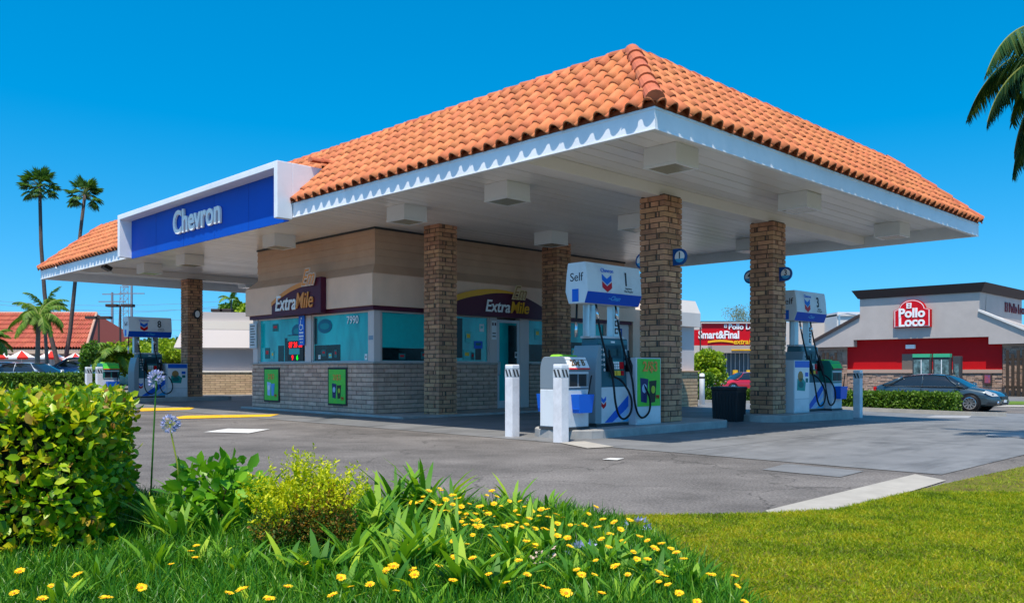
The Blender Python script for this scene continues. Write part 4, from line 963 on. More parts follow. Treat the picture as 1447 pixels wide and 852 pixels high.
lattice(yr+.3, yR-.35, 'dark brown slatted trellis right of the red wall'); lattice(yl+.35, ylow-.2, 'dark brown slatted trellis left of the red wall beside pump three')
# service door, lamp
yd0, yd1 = Rq(1298, 520)[0], Rq(1270, 520)[0]
MB().box(RX-.07, yd0, 0, RX-.031, yd1, Rq(1280, 500)[1]).build('service_door', mat('olive_brown', (.16, .13, .11), .6), rest, bevel=.004)
MB().box(RX-.09, yd0+.1, 0, RX-.071, yd1-.1, .9).build('door_panel', mat('kraft', (.40, .28, .20), .7), rest)
ym, zm = Rq(1283, 490); MB().box(RX-.25, ym-.3, zm-.12, RX-.031, ym+.3, zm+.15).build('wall_lamp', WHITE, rest, bevel=.02)
# logo sign
ls = empty('restaurant_logo_sign', rc, TH, 'red arched chicken restaurant sign with white lettering high on the grey wall', 'sign')
yc, zc = Rq(1290.5, 443); k_ = (Rq(1264, 443)[0]-Rq(1317, 443)[0])/2*.93
def logo(s): 
    w = k_*s; return [(-w, -w*.78), (w, -w*.78), (w, w*.18), (w*.88, w*.22)]+[(w*.72*math.cos(R(t)), w*.22+w*.56*math.sin(R(t))) for t in range(5, 180, 12)]+[(-w*.88, w*.22), (-w, w*.18)]
MB().prism(logo(1.06), 0, .25).build('housing', DRED, ls, (-.0, yc, zc), FL); MB().prism(logo(1.0), .252, .27).build('white_border', WHITE, ls, (0, yc, zc), FL); MB().prism(logo(.955), .272, .285).build('panel', RED, ls, (0, yc, zc), FL)
for s_, sz, oy, oz in (('El', .50, .15, .44), ('Pollo', .86, 0, .0), ('Loco', .86, -.0, -.52)):
    text('lettering', s_, sz*k_/1.15, WHITE, ls, (-.30, yc+oy*k_, zc+oz*k_), FL, ext=.02, off=.035)
# text on the side of the tower
text('lettering', 'El Pollo Loco', .9, mat('sign_dark_red', (.15, .02, .03), .5), rest, (7.4, -.03, HT-.75), FR, ext=.03, off=.02)
# menu boards
for (u0, u1, lab, nm) in ((1290, 1316, 'left one of the two drive-through menu boards with green tops', 0), (1319, 1344, 'right one of the two drive-through menu boards with green tops', 1)):
    ya, yb = Rq2(u1, 540, 2.5)[0], Rq2(u0, 540, 2.5)[0]
    r = empty('menu_board', rc, TH, lab, 'menu board', 'drive-through menu boards'); zt = Rq2(1300, 505, 2.5)[1]
    wd = yb-ya
    MB().box(-2.6, ya, .2, -2.3, yb, zt).build('cabinet', DGREY, r, bevel=.02)
    MB().box(-2.65, ya+.03, zt+.002, -2.25, yb-.03, zt+.22).build('top_sign', mat('menu_green', (.05, .40, .22), .4), r)
    MB().box(-2.63, ya+.1, .75, -2.602, yb-.1, zt-.15).build('panel', mat('menu_glass', (.10, .17, .18), .15, var=.8, vscale=3), r)
    MB().box(-2.648, ya+wd/2-.02, .75, -2.631, ya+wd/2+.02, zt-.15).build('divider', WHITE, r)
    MB().box(-2.5, ya+.1, -.1, -2.4, ya+.2, .2).build('leg', DGREY, r); MB().box(-2.5, yb-.2, -.1, -2.4, yb-.1, .2).build('leg', DGREY, r)
ya = Rq2(1358, 540, 2.4)[0]; yb = Rq2(1347, 540, 2.4)[0]
r = empty('speaker_cabinet', rc, TH, 'dark grey drive-through cabinet right of the menu boards', 'cabinet'); MB().box(-2.5, ya, -.1, -2.1, yb, Rq(1350, 504)[1]).build('cabinet', DGREY, r, bevel=.02); MB().box(-2.52, ya+.1, .8, -2.501, yb-.1, 2).build('panel', mat('menu_glass', (.1, .17, .18)), r)
ya = Rq(1399, 540)[0]; yb = Rq(1387, 540)[0]
r = empty('wall_poster', rc, TH, 'small food poster on the stone base of the restaurant right of the car', 'poster'); MB().box(RX-.30, ya, Rq(1393, 543)[1], RX-.16, yb, Rq(1393, 527)[1]).build('frame', DBROWN, r); MB().box(RX-.31, ya+.08, Rq(1393, 541)[1], RX-.301, yb-.08, Rq(1393, 530)[1]).build('print', mat('poster_mix', (.45, .08, .04), .5, col2=(.10, .08, .25), vscale=4), r)
# supermarket far behind
SD = 105
sm = empty('supermarket_building', (at(1015, SD), SD, -.56), 0, 'far pale supermarket with red sign band and dark glazed entrance between the brick columns', 'supermarket')
def Sx(u): return at(u, SD)-at(1015, SD)
def Sz(v, D=SD): return zat(v, D)+.56
MB().box(Sx(960), 0, -.2, Sx(1200), 20, Sz(455)).build('wall', mat('store_beige', (.52, .48, .45), .85, dirt=.04), sm)
MB().box(Sx(1165), -4, -.2, Sx(1330), 10, Sz(447)).build('wall', mat('store_pale', (.62, .60, .58), .85, dirt=.04), sm)
MB().box(Sx(1165), -4.2, Sz(447)-.2, Sx(1330), 10.2, Sz(447)+.25).build('parapet', mat('store_cap', (.72, .70, .68), .7), sm)
MB().box(Sx(1162), -6.2, Sz(468), Sx(1240), -4.22, Sz(466)).build('awning', DGREY, sm)
MB().box(Sx(1024), -.06, -.1, Sx(1100), -.002, Sz(499)).build('glazing', mat('store_glass', (.10, .15, .19), .15), sm)
for i in range(9): MB().box(Sx(1026+6*i), -.2, -.1, Sx(1026+6*i+.8), -.062, Sz(499)).build('mullion', LGREY, sm)
MB().box(Sx(1000), -2.2, Sz(499), Sx(1100), -.062, Sz(489)).build('canopy_slab', mat('store_grey', (.38, .36, .35), .8), sm)
sp_ = tag(MB().box(Sx(1027), -2.3, Sz(496), Sx(1062), -2.21, Sz(494)).build('yellow_stripe', PAINTY, sm))
for i in range(2):
    ob = MB().cyl(Sx(1018+i*18), -7, -.1, 1.6, .3).build('yellow_bollard', PAINTY, None, sm.location); tag(ob, 'distant yellow safety post near the supermarket entrance, '+('left one' if i == 0 else 'right one'), 'bollard', 'yellow safety posts')
# sign of the market
ss = empty('supermarket_sign', (at(1021, 98), 98, -.56), 0, 'large red sign with white store lettering and yellow script on a dark frame', 'sign')
D_ = 98; 
def X_(u): return at(u, D_)-at(1021, D_)
def Z_(v): return zat(v, D_)+.56
MB().box(X_(981), 0, Z_(488), X_(992), .4, Z_(466)).build('panel', RED, ss); MB().box(X_(992), 0, Z_(488), X_(1085), .4, Z_(457)).build('panel', RED, ss)
fr_ = MB(); fr_.box(X_(988.5), -.3, -.1, X_(989.6), -.05, Z_(454)); fr_.box(X_(988.5), -.3, Z_(455.2), X_(1085), -.05, Z_(454)); fr_.box(X_(1084), -.3, -.1, X_(1085), -.05, Z_(455.2)); fr_.build('frame', DBROWN, ss)
text('lettering', 'El', .50, WHITE, ss, (X_(1025), -.06, Z_(461)), FR, ext=.03, off=.03)
text('lettering', 'Pollo Loco', .85, WHITE, ss, (X_(1029), -.06, Z_(462)), FR, ext=.03, off=.03, align='LEFT')
text('lettering', 'Smart&Final', 1.22, WHITE, ss, (X_(986.5), -.06, Z_(473.5)), FR, ext=.03, off=.03, align='LEFT', sx=.80)
text('lettering', 'extra!', .8, mat('sign_amber', (.85, .45, .02), .4), ss, (X_(1036), -.06, Z_(483)), FR, ext=.03, off=.03, align='LEFT', shear=.2)
arcp = [(X_(1000+36*i/8), Z_(482.5-1.8*math.sin(math.pi*i/8))-0) for i in range(9)]
MB().prism([(x, z-.18) for x, z in arcp]+[(x, z+.05) for x, z in arcp[::-1]], .06, .1).build('swoosh', mat('sign_amber', (.85, .45, .02)), ss, (0, 0, 0), FR)
# small red sign by the cars
rs = empty('small_red_sign', (at(1010, 60), 60, gz(14, 60)), 0, 'small red and white notice on a pole above the white car', 'sign')
MB().box(-.5, 0, zat(520, 60)+.4, .5, .06, zat(513, 60)+.6).build('plate', RED, rs); MB().box(-.4, 0, zat(527, 60)+.56, .4, .06, zat(521, 60)+.4).build('lower_plate', WHITE, rs); MB().cyl(0, .1, 0, 2.0, .05).build('pole', STEEL, rs)
# left restaurant with tile roof
LD = 72
lr = empty('tile_roof_restaurant', (at(40, LD), LD, 0), 0, 'low beige restaurant with red clay tile roof behind the left palms', 'restaurant')
def LX(u): return at(u, LD)-at(40, LD)
MB().box(LX(-110), 0, -.1, LX(118), 14, zat(500, LD)).build('wall', mat('mauve_beige', (.40, .33, .30), .85, dirt=.05), lr)
MB().box(LX(-112), -.9, zat(500, LD), LX(128), 14.5, zat(494, LD)).build('eave_fascia', mat('tan_fascia', (.55, .40, .30), .8), lr)
ze, zt = zat(494, LD)+.01, zat(455, LD)+1.0; yrun = 5.5; xe0, xe1 = LX(-112), LX(130); xt1 = LX(98)*1.03
rt = MB(); T2 = 62
for i in range(T2):
    u0 = xe0+(xe1-xe0)*i/T2; u1 = xe0+(xe1-xe0)*(i+1)/T2
    for r_ in range(8):
        f0, f1 = r_/8, (r_+1)/8+.01; lim0 = xe1-(xe1-xt1)*f0; 
        if u0 > lim0-.1: continue
        vs = []
        for f, lift in ((f0, .08), (f1, 0)):
            for k in range(7):
                t = k/6; vs.append((min(u0+(u1-u0)*t, xe1-(xe1-xt1)*f), -1.0+yrun*f, ze+(zt-ze)*f+lift+.16*math.sin(math.pi*t)))
        rt.add(vs, [(k, k+1, 7+k+1, 7+k) for k in range(6)])
rt.build('roof_tiles', mat('salmon_tile', (.48, .13, .08), .7, island=.15), lr, smooth=True)
MB().add([(xe1, -1, ze), (xe1, 14.5, ze), (xt1, yrun-1, zt), (xe0, yrun-1, zt), (xe0, 14.5, ze), (xe0, -1, ze)], [(0, 1, 2), (2, 1, 4, 3), (5, 4, 3)]).build('roof_side', mat('salmon_side_shaded', (.28, .07, .05), .8), lr)  # tile red darkened: tree shade on this side is put into the colour
MB().tube([(xe0, yrun-1, zt+.05), (xt1, yrun-1, zt+.05)], .12, 8).build('ridge_tiles', mat('ridge_pale', (.5, .3, .22), .8), lr); MB().tube([(xt1, yrun-1, zt+.05), (xe1, -1, ze+.15)], .11, 8).build('hip_tiles', mat('ridge_pale', (.5, .3, .22), .8), lr)
# umbrellas
for i, (u, v, lab) in enumerate(((-1, 495, 'leftmost, cut by the picture edge'), (30.5, 495, 'with full canopy left of the palm trunk'), (72, 495, 'behind the slim leaning palm trunks'), (106, 498.5, 'nearest the red roof corner, right of the palms'))):
    D_ = 61; r = empty('patio_umbrella', (at(u, D_), D_, 0), 0, 'red and white panelled patio umbrella, '+lab, 'umbrella', 'patio umbrellas in front of the left restaurant')
    zt_ = zat(v, D_); n = 8; b = MB(); top = (0, 0, zt_); R_ = .92
    rim_ = [(R_*math.cos(2*math.pi*k/n+.2), R_*math.sin(2*math.pi*k/n+.2), zt_-.5) for k in range(n)]
    for k in range(n):
        p, q = rim_[k], rim_[(k+1) % n]; b.add([top, p, q], [(0, 1, 2)], k % 2); b.add([p, q, (q[0]*.98, q[1]*.98, q[2]-.13), (p[0]*.98, p[1]*.98, p[2]-.13)], [(0, 3, 2, 1)], k % 2)
    b.build('canopy', [mat('umbrella_red', (.70, .03, .02), .7), mat('umbrella_white', (.8, .78, .75), .7)], r); MB().cyl(0, 0, 0, zt_-.02, .025).build('pole', WHITE, r)

# ================================================================== VEHICLES
def catmull(xs_, ys_, x):
    return float(np.interp(x, xs_, ys_))
def sedan(name, x, y, z, heading, paint, label, cat='car', L=4.8, H=1.45, full=True, group=None):
    r = empty(name, (x, y, z), heading, label, cat, group)
    # x forward; profile in metres, L = 4.8 base
    s = L/4.8; hz = H/1.45
    X = np.array([-2.40, -2.32, -2.1, -1.6, -1.0, 0, .9, 1.35, 1.9, 2.2, 2.34, 2.40])
    ZT = np.array([.62, .93, 1.03, 1.04, .99, .96, .96, .93, .83, .72, .62, .48])
    ZB = np.array([.36, .26, .22, .19, .18, .18, .18, .18, .20, .21, .24, .32])
    HW = np.array([.60, .76, .85, .90, .91, .91, .91, .90, .87, .80, .70, .58])
    xs2 = np.linspace(-2.4, 2.4, 41); vs = []; nprof = 13
    for xx in xs2:
        # smooth interpolation
        zt_, zb_, w_ = [float(np.interp(xx, X, Q)) for Q in (ZT, ZB, HW)]
        zm = zb_+(zt_-zb_)*.55
        half = [(w_*.80, zb_), (w_*.97, zb_+.08), (w_, zm-.08), (w_*.995, zm+.05), (w_*.96, zt_-.09), (w_*.88, zt_-.02), (w_*.4, zt_+.012)]
        prof = [(-a_, c_) for a_, c_ in half]+[(a_, c_) for a_, c_ in half[::-1]]
        vs += [(xx*s, a_, c_*hz) for a_, c_ in prof]
    n = 14; fs = []
    for i in range(len(xs2)-1):
        for k in range(n): fs.append((i*n+k, i*n+(k+1) % n, (i+1)*n+(k+1) % n, (i+1)*n+k))
    fs += [tuple(range(n)), tuple((len(xs2)-1)*n+k for k in reversed(range(n)))]
    body = MB().add(vs, fs).build('body', paint, r, smooth=True)
    md = body.modifiers.new('e', 'EDGE_SPLIT'); md.split_angle = R(50)
    # greenhouse
    GX = np.array([-2.0, -1.35, -.75, 0, .45, 1.30]); GZ = np.array([1.02, 1.33, 1.44, 1.46, 1.42, .94])
    xs3 = np.linspace(-2.0, 1.3, 23); vs = []
    base = lambda xx: float(np.interp(xx, X, ZT))-.03
    for xx in xs3:
        zt_ = float(np.interp(xx, GX, GZ)); zb_ = base(xx); zt_ = max(zt_, zb_+.005); f = (zt_-zb_)/.5
        wb_ = .84; wt = .84-.22*min(1, f)
        prof = [(-wb_, zb_), (-(wb_*.5+wt*.5)-.02, (zb_+zt_)/2), (-wt, zt_-.03*min(1, f)), (-wt*.6, zt_), (wt*.6, zt_), (wt, zt_-.03*min(1, f)), (wb_*.5+wt*.5+.02, (zb_+zt_)/2), (wb_, zb_)]
        vs += [(xx*s, a_, c_*hz) for a_, c_ in prof]
    n = 8; fs = [(i*n+k, i*n+k+1, (i+1)*n+k+1, (i+1)*n+k) for i in range(len(xs3)-1) for k in range(n-1)]
    MB().add(vs, fs).build('windows', CARGL, r, smooth=True)
    # roof skin, pillars
    rv = []; xs4 = [xx for xx in xs3 if -1.40 <= xx <= .52]
    for xx in xs4:
        zt_ = float(np.interp(xx, GX, GZ)); wt = .62+.22*(1-min(1, (zt_-base(xx))/.5))
        rv += [(xx*s, q*wt*1.02, (zt_+.012-(.035 if abs(q) == 1 else 0))*hz) for q in (-1, -.6, 0, .6, 1)]
    MB().add(rv, [(i*5+k, i*5+k+1, (i+1)*5+k+1, (i+1)*5+k) for i in range(len(xs4)-1) for k in range(4)]).build('roof', paint, r, smooth=True)
    for sd in (-1, 1):
        def side_pt(xx, f):
            zt_ = float(np.interp(xx, GX, GZ)); zb_ = base(xx); ff = min(1, (zt_-zb_)/.5); wt = .84-.22*ff
            return (xx*s, sd*((.84*(1-f)+wt*f)+.022+.02*math.sin(math.pi*f)), (zb_+(zt_-.02-zb_)*f)*hz)
        for (xa, xb, wd) in ((1.24, .45, .05), (-1.9, -1.2, .13), (-.40, -.42, .04)):
            MB().tube([side_pt(xa+(xb-xa)*f, f) for f in (0.02, .35, .7, 1)], wd*.5, 6).build('pillar', paint, r, smooth=True)
        if full:
            MB().add([(.92*s, sd*.92, .98*hz), (1.10*s, sd*.93, .98*hz), (1.12*s, sd*1.08, 1.0*hz), (.95*s, sd*1.08, 1.0*hz), (.94*s, sd*.93, 1.08*hz), (1.06*s, sd*.94, 1.08*hz), (1.07*s, sd*1.07, 1.11*hz), (.95*s, sd*1.07, 1.11*hz)], BOXF).build('mirror', paint, r, bevel=.02)
            dl = MB()
            for xx in (.86, -.42, -1.30): dl.box(xx*s-.006, sd*.905-.012, .30, xx*s+.006, sd*.905+.012, .88)
            dl.build('door_gap', BLACK, r)
            for xx in (-.22, -1.10): MB().box(xx*s-.09, sd*.905-.02, .80, xx*s+.09, sd*.905+.03, .83).build('door_handle', CHROME, r)
            MB().box(-1.9*s, sd*.875-.01, .955*hz, 1.2*s, sd*.875+.012, .975*hz).build('window_trim', CHROME, r)
    for (xx, sd) in ((1.42, -1), (1.42, 1), (-1.38, -1), (-1.38, 1)):
        ya_, yb_ = (sd*.70, sd*.917); arch_ = MB().tube([(xx*s, ya_, .345), (xx*s, yb_, .345)], .385, 24); arch_.build('wheel_arch', BLACK, r)
        w = empty('wheel'); w.parent = r; w.location = (xx*s, sd*.84, .325)
        MB().tube([(0, -.11, 0), (0, -.09, 0), (0, .09, 0), (0, .11, 0)], [.29, .325, .325, .29], 28).build('tyre', BLACK, w, smooth=True)
        rm = MB(); yo = sd*.112; 
        rm.tube([(0, yo-sd*.004, 0), (0, yo, 0)], [.235, .225], 24)
        o_ = rm.build('rim', DGREY, w); spk = MB()
        for k in range(10):
            t = 2*math.pi*k/10; c_, s2_ = math.cos(t), math.sin(t); p_, q_ = -s2_, c_; h_ = .022
            a0_ = yo+sd*.004; a1_ = yo+sd*.014
            P_ = [(c_*.03+p_*h_, s2_*.03+q_*h_), (c_*.03-p_*h_, s2_*.03-q_*h_), (c_*.225-p_*h_*1.2, s2_*.225-q_*h_*1.2), (c_*.225+p_*h_*1.2, s2_*.225+q_*h_*1.2)]
            spk.add([(u_, a0_, v_) for u_, v_ in P_]+[(u_, a1_, v_) for u_, v_ in P_], BOXF)
        nr = 24
        for rr0, rr1 in ((.215, .24),):
            vv = []; 
            for k in range(nr): t = 2*math.pi*k/nr; vv += [(math.cos(t)*rr0, yo+sd*.016, math.sin(t)*rr0), (math.cos(t)*rr1, yo+sd*.010, math.sin(t)*rr1)]
            spk.add(vv, [(2*k, 2*k+1, (2*k+3) % (2*nr), (2*k+2) % (2*nr)) for k in range(nr)])
        spk.build('spokes', CHROME, o_)
    for sd in (-1, 1):
        MB().add([(2.16*s, sd*.80, .60*hz), (2.02*s, sd*.862, .66*hz), (1.90*s, sd*.885, .76*hz), (1.93*s, sd*.80, .825*hz), (2.24*s, sd*.62, .70*hz), (2.33*s, sd*.60, .60*hz)], [(0, 1, 2, 3, 4, 5)]).build('headlight', mat('lamp_clear', (.35, .38, .40), .25, spec=.6), r).location = (.02, sd*.012, .012)
        MB().box(-2.40*s, sd*.60-.16, .74*hz, -2.30*s, sd*.60+.17, .92*hz).build('taillight', mat('lamp_red', (.5, .01, .01), .2), r, bevel=.02)
        MB().tube([(2.30*s, sd*.62, .36), (2.36*s, sd*.60, .36)], .07, 12).build('fog_lamp', CHROME, r)
    MB().box(2.33*s, -.42, .46, 2.415*s, .42, .60).build('grille', BLACKP, r, bevel=.02); MB().box(2.36*s, -.45, .27, 2.405*s, .45, .40).build('lower_grille', BLACKP, r, bevel=.02)
    MB().box(2.41*s, -.16, .36, 2.425*s, .16, .46).build('number_plate', WHITE, r)
    return r
def paint(n, c): return mat(n, c, .28, metal=.35, coat=1.0, spec=.6)
sedan('parked_car', 17.55, 35.0, gz(17.5, 35), R(-45), paint('slate_paint', (.035, .065, .085)), 'dark slate blue sedan driving past in front of the red restaurant wall')
CL = 'cars parked in the background lots'
sedan('parked_car', at(45, 44.5), 44.5, 0, R(-8), paint('silver_paint', (.50, .56, .60)), 'silver sedan parked behind the low hedge at the far left', L=4.7, group=CL)
sedan('parked_car', at(4, 47), 47.6, .05, R(14), paint('dark_red_paint', (.12, .02, .02)), 'dark car cut by the left picture edge behind the silver sedan', group=CL, full=False)
sedan('parked_car', at(108, 53), 53, .25, R(200), paint('navy_paint', (.02, .09, .20)), 'dark blue hatchback parked behind the silver sedan', H=1.6, group=CL, full=False)
sedan('parked_car', at(165, 49), 49, 0, R(30), paint('steel_blue_paint', (.05, .20, .32)), 'steel blue car parked right of the other cars at the left', group=CL, full=False)
sedan('parked_car', at(1018, 63)-.9, 66, gz(14, 60), R(-10), paint('white_car_paint', (.75, .76, .78)), 'small white car parked beside the red car, seen between the brick columns', L=4.3, group=CL, full=False)
sedan('parked_car', at(1052, 62), 62, gz(16, 60), R(192), paint('red_paint', (.62, .01, .03)), 'bright red car parked in front of the supermarket, seen beside the second column', L=4.5, group=CL, full=False)

# ================================================================== POLES AND LINES
def lot_light(u, v, D, hw_, label):
    zt_ = zat(v, D); r = empty('parking_lot_light', (at(u, D), D, gz(at(u, D), D)), 0, label, 'street light', 'parking lot lights in the distance')
    MB().tube([(0, 0, 0), (0, 0, zt_)], [.09, .06], 10).build('pole', DBROWN, r)
    MB().box(-hw_, -.08, zt_, hw_, .08, zt_+.10).build('arm', DBROWN, r)
    for s_ in (-1, 1): MB().box(s_*hw_-.4, -.25, zt_-.04, s_*hw_+.4, .25, zt_+.16).build('lamp_head', DBROWN, r, bevel=.03)
lot_light(139.5, 450, 62, .5, 'twin headed parking light pole nearer the red roof'); lot_light(170, 433, 60, .55, 'taller twin headed parking light pole right beside pump eight')
lot_light(314, 440, 58, .3, 'parking light head peeking over the white building'); 
r = empty('parking_lot_light', (at(1186, 70), 70, -.56), 0, 'thin curved parking light arm behind pump three', 'street light'); MB().tube([(0, 0, 0), (0, 0, zat(444, 70)+.5), (.6, 0, zat(443, 70)+.56), (1.6, 0, zat(446, 70)+.56)], .07, 8).build('pole', STEEL, r)
def pylon(u, v, D, w, label, lattice_=True):
    zt_ = zat(v, D); r = empty('power_pylon', (at(u, D), D, 0), 0, label, 'pylon', 'power line structures on the horizon'); b = MB(); PM = mat('pylon_grey', (.22, .23, .27), .7)
    if lattice_:
        n = 14
        for k in range(4):
            sx_, sy_ = (1, 1, -1, -1)[k], (1, -1, -1, 1)[k]; b.tube([(sx_*w, sy_*w, 0), (sx_*w*.55, sy_*w*.55, zt_)], .09, 4)
        for i in range(n):
            z0_, z1_ = zt_*i/n, zt_*(i+1)/n; f0 = w*(1-.45*i/n); f1 = w*(1-.45*(i+1)/n); b.tube([(-f0, -f0, z0_), (f1, -f1, z1_)], .06, 4); b.tube([(f0, -f0, z0_), (-f1, -f1, z1_)], .06, 4); b.tube([(-f1, -f1, z1_), (f1, -f1, z1_)], .05, 4)
        b.build('lattice', PM, r)
    else: b.tube([(0, 0, 0), (0, 0, zt_)], [.45, .25], 8); b.build('mast', PM, r)
    c = MB()
    for zz, ww in ((.97, 2.2), (.88, 3.0)) if not lattice_ else ((.99, .8),):
        c.box(-ww, -.12, zt_*zz, ww, .12, zt_*zz+.22)
    c.build('cross_arm', PM, r)
pylon(158.5, 413, 190, 1.0, 'tall pole power pylon with two cross arms left of pump eight', False); pylon(178, 405, 230, 1.8, 'distant lattice power pylon above pump eight')
pylon(186, 400, 200, .1, 'thin bare mast beside the lattice pylon', False)
for i, (v0, v1) in enumerate(((421, 424), (425, 433), (437, 428), (455, 470), (447, 462), (432, 446))):
    D0, D1 = 170, 170; x0, x1 = at(-60, D0), at(340, D1); b = MB(); pts = []
    for k in range(13): t = k/12; pts.append((x0+(x1-x0)*t, D0+i*1.5, zat(v0+(v1-v0)*t, D0)-1.3*math.sin(math.pi*t)))
    b.tube(pts, .028, 4, 0, False); tag(b.build('power_line', mat('wire_grey', (.16, .18, .22), .6)), 'thin power cable crossing the sky behind the left palms', 'cable', 'power cables left of the canopy')

# ================================================================== VEGETATION
LEAF_T = [(0, 0, 0), (-.26, .28, .05), (-.27, .62, .04), (0, 1, -.08), (.27, .62, .04), (.26, .28, .05), (0, .45, -.01)]
LEAF_F = [(0, 6, 1), (1, 6, 2), (2, 6, 3), (3, 6, 4), (4, 6, 5), (5, 6, 0)]
SMALL_T = [(0, 0, 0), (-.35, .5, .05), (0, 1, -.05), (.35, .5, .05)]; SMALL_F = [(0, 3, 2, 1)]
def rand_dirs(n, up=.0):
    v = rng.normal(size=(n, 3)); v[:, 2] += up; return nrm(v)
H1 = leafmat('hedge_leaf', [(.035, .11, .005), (.10, .24, .006), (.22, .38, .008), (.36, .48, .008), (.58, .56, .012), (.30, .16, .04)], rough=.35, trans=.30)
H2 = leafmat('clipped_hedge_leaf', [(.035, .10, .008), (.08, .17, .012), (.14, .24, .02)], trans=.25)
def surf_hedge(name, poly, z0, z1, n, size, m, core, label, templ=(LEAF_T, LEAF_F), z_off=0, jitter=.05, group=None, bias=None, spread=.8):
    """clipped hedge: dark twiggy core and leaves through its outer shell; poly counter-clockwise"""
    root = empty(name, (0, 0, 0), 0, label, 'hedge', group)
    ins = offs(poly, -.10)
    MB().prism(ins, z0-.05, z1-.09, 0).build('twigs', core, root)
    pol = np.array(poly); segs = []
    for i in range(len(poly)): p, q = pol[i], pol[(i+1) % len(poly)]; segs.append((p, q, np.linalg.norm(q-p)*(z1-z0)))
    x0, y0 = pol.min(0); x1, y1 = pol.max(0)
    area = .5*abs(sum(pol[i][0]*pol[(i+1) % len(pol)][1]-pol[(i+1) % len(pol)][0]*pol[i][1] for i in range(len(pol))))
    wts = np.array([s_[2] for s_ in segs]+[area])*np.array((bias or [1]*len(segs))+[1.0]); cnt = (wts/wts.sum()*n).astype(int)
    P = []; Nn = []
    for (p, q, _), c in zip(segs, cnt[:-1]):
        t = rng.random(c)[:, None]; nn = np.array([(q-p)[1], -(q-p)[0]]); nn = nn/np.linalg.norm(nn)
        xy = p+(q-p)*t; z = z0+(z1-z0)*rng.random(c)
        P.append(np.c_[xy, z]); Nn.append(np.tile([nn[0], nn[1], 0.15], (c, 1)))
    c = cnt[-1]; got = []
    while len(got) < c:
        u = rng.random(2)*(x1-x0, y1-y0)+(x0, y0)
        inside = True
        for i in range(len(pol)):
            p, q = pol[i], pol[(i+1) % len(pol)]
            if (q[0]-p[0])*(u[1]-p[1])-(q[1]-p[1])*(u[0]-p[0]) < 0: inside = False; break
        if inside: got.append(u)
    got = np.array(got); P.append(np.c_[got, np.full(c, z1)]); Nn.append(np.tile([0, 0, 1.0], (c, 1)))
    P = np.vstack(P); Nn = np.vstack(Nn)
    # lumpy surface and rounded corners
    lum = (np.sin(P[:, 0]*7.1+P[:, 2]*5)*np.sin(P[:, 1]*6.3+P[:, 2]*4+1)+np.sin(P[:, 0]*3.1+P[:, 1]*2.7)*.8)*jitter*.5
    cen = pol.mean(0); P[:, :2] += Nn[:, :2]*lum[:, None]; P[:, 2] += Nn[:, 2]*lum*.6
    P += Nn*(rng.normal(size=(len(P), 1))*jitter*.5-jitter*.6)
    D = nrm(Nn*.55+rand_dirs(len(P), .35)*spread); Nv = nrm(Nn*.9+rand_dirs(len(P), .5)*.75)
    A, B, C = frames(D, Nv); S = size*rng.uniform(.6, 1.25, len(P))
    P[:, 2] += z_off
    bulk('foliage', templ[0], templ[1], P, A, B, C, S, m, root)
    return root
CORE = mat('hedge_core', (.012, .02, .004), .95, bump=1, bscale=30)
HP = [(-6.6, 4.55), (-2.46, 4.6), (-2.32, 4.78), (-3.00, 6.6), (-3.18, 6.8), (-6.8, 7.5)]
surf_hedge('clipped_hedge', HP, .05, .90, 30000, .066, H1, CORE, 'big glossy yellow-green hedge filling the lower left foreground', jitter=.07, bias=[1.35, 1.8, 1.7, 1, .1, .1])
ft = (SMALL_T, SMALL_F)
def dhedge(p, q, dpt, z0, z1, n, size, label):
    p, q = Vector(p), Vector(q); d = (q-p).normalized(); nn = Vector((-d.y, d.x))*dpt
    return surf_hedge('low_hedge', [tuple(p), tuple(q), tuple(q+nn), tuple(p+nn)], z0, z1, n, size, H2, CORE, label, ft, jitter=.08, bias=[1.3, 1, .1, 1], group='low hedges around the lot')
hl0 = (11.4, 31.0); hl1 = (14.9, 28.0)
p_ = (at(1186, 30.6), 30.6); q_ = (at(1347, 28.4), 28.4)
dhedge(p_, q_, 1.2, -.35, .27, 9000, .09, 'low clipped hedge in front of the dark sedan at the right')
dhedge((at(-20, 40), 40), (at(138, 40.5), 40.5), 1.3, 0.02, .86, 9000, .11, 'dark clipped hedge in front of the parked cars at the far left')
dhedge((at(976, 38), 38), (at(1064, 40), 40), 1.2, -.38, .0+.16, 5000, .10, 'low hedge seen between the shop and the second column, before the white car')
def kerb_run(pts, w, h, label, name='kerb'):
    b = MB()
    for p, q in zip(pts[:-1], pts[1:]):
        p, q = Vector(p), Vector(q); d = (q-p).normalized(); nn = Vector((-d.y, d.x))*w; ns = max(1, int((q-p).length))
        for i in range(ns):
            a0_, a1_ = p+(q-p)*(i/ns), p+(q-p)*((i+1)/ns)
            c = [(a0_, -.1), (a1_, -.1), (a1_+nn, -.1), (a0_+nn, -.1), (a0_, h), (a1_, h), (a1_+nn, h), (a0_+nn, h)]
            b.add([(v.x, v.y, gz(v.x, v.y)+hh) for v, hh in c], BOXF)
    o = b.build(name, APRON); o['kind'] = 'structure'; return o
kerb_run([(at(1150, 31.0), 30.9), (at(1372, 27.7), 27.7), (at(1422, 28.1), 28.1)], .16, .13, '')
kerb_run([(at(-40, 39.3), 39.3), (at(250, 39.9), 36.5+3)], .16, .13, '')
kerb_run([(at(972, 36.6), 36.6), (at(1070, 38.8), 38.8)], .16, .13, '')
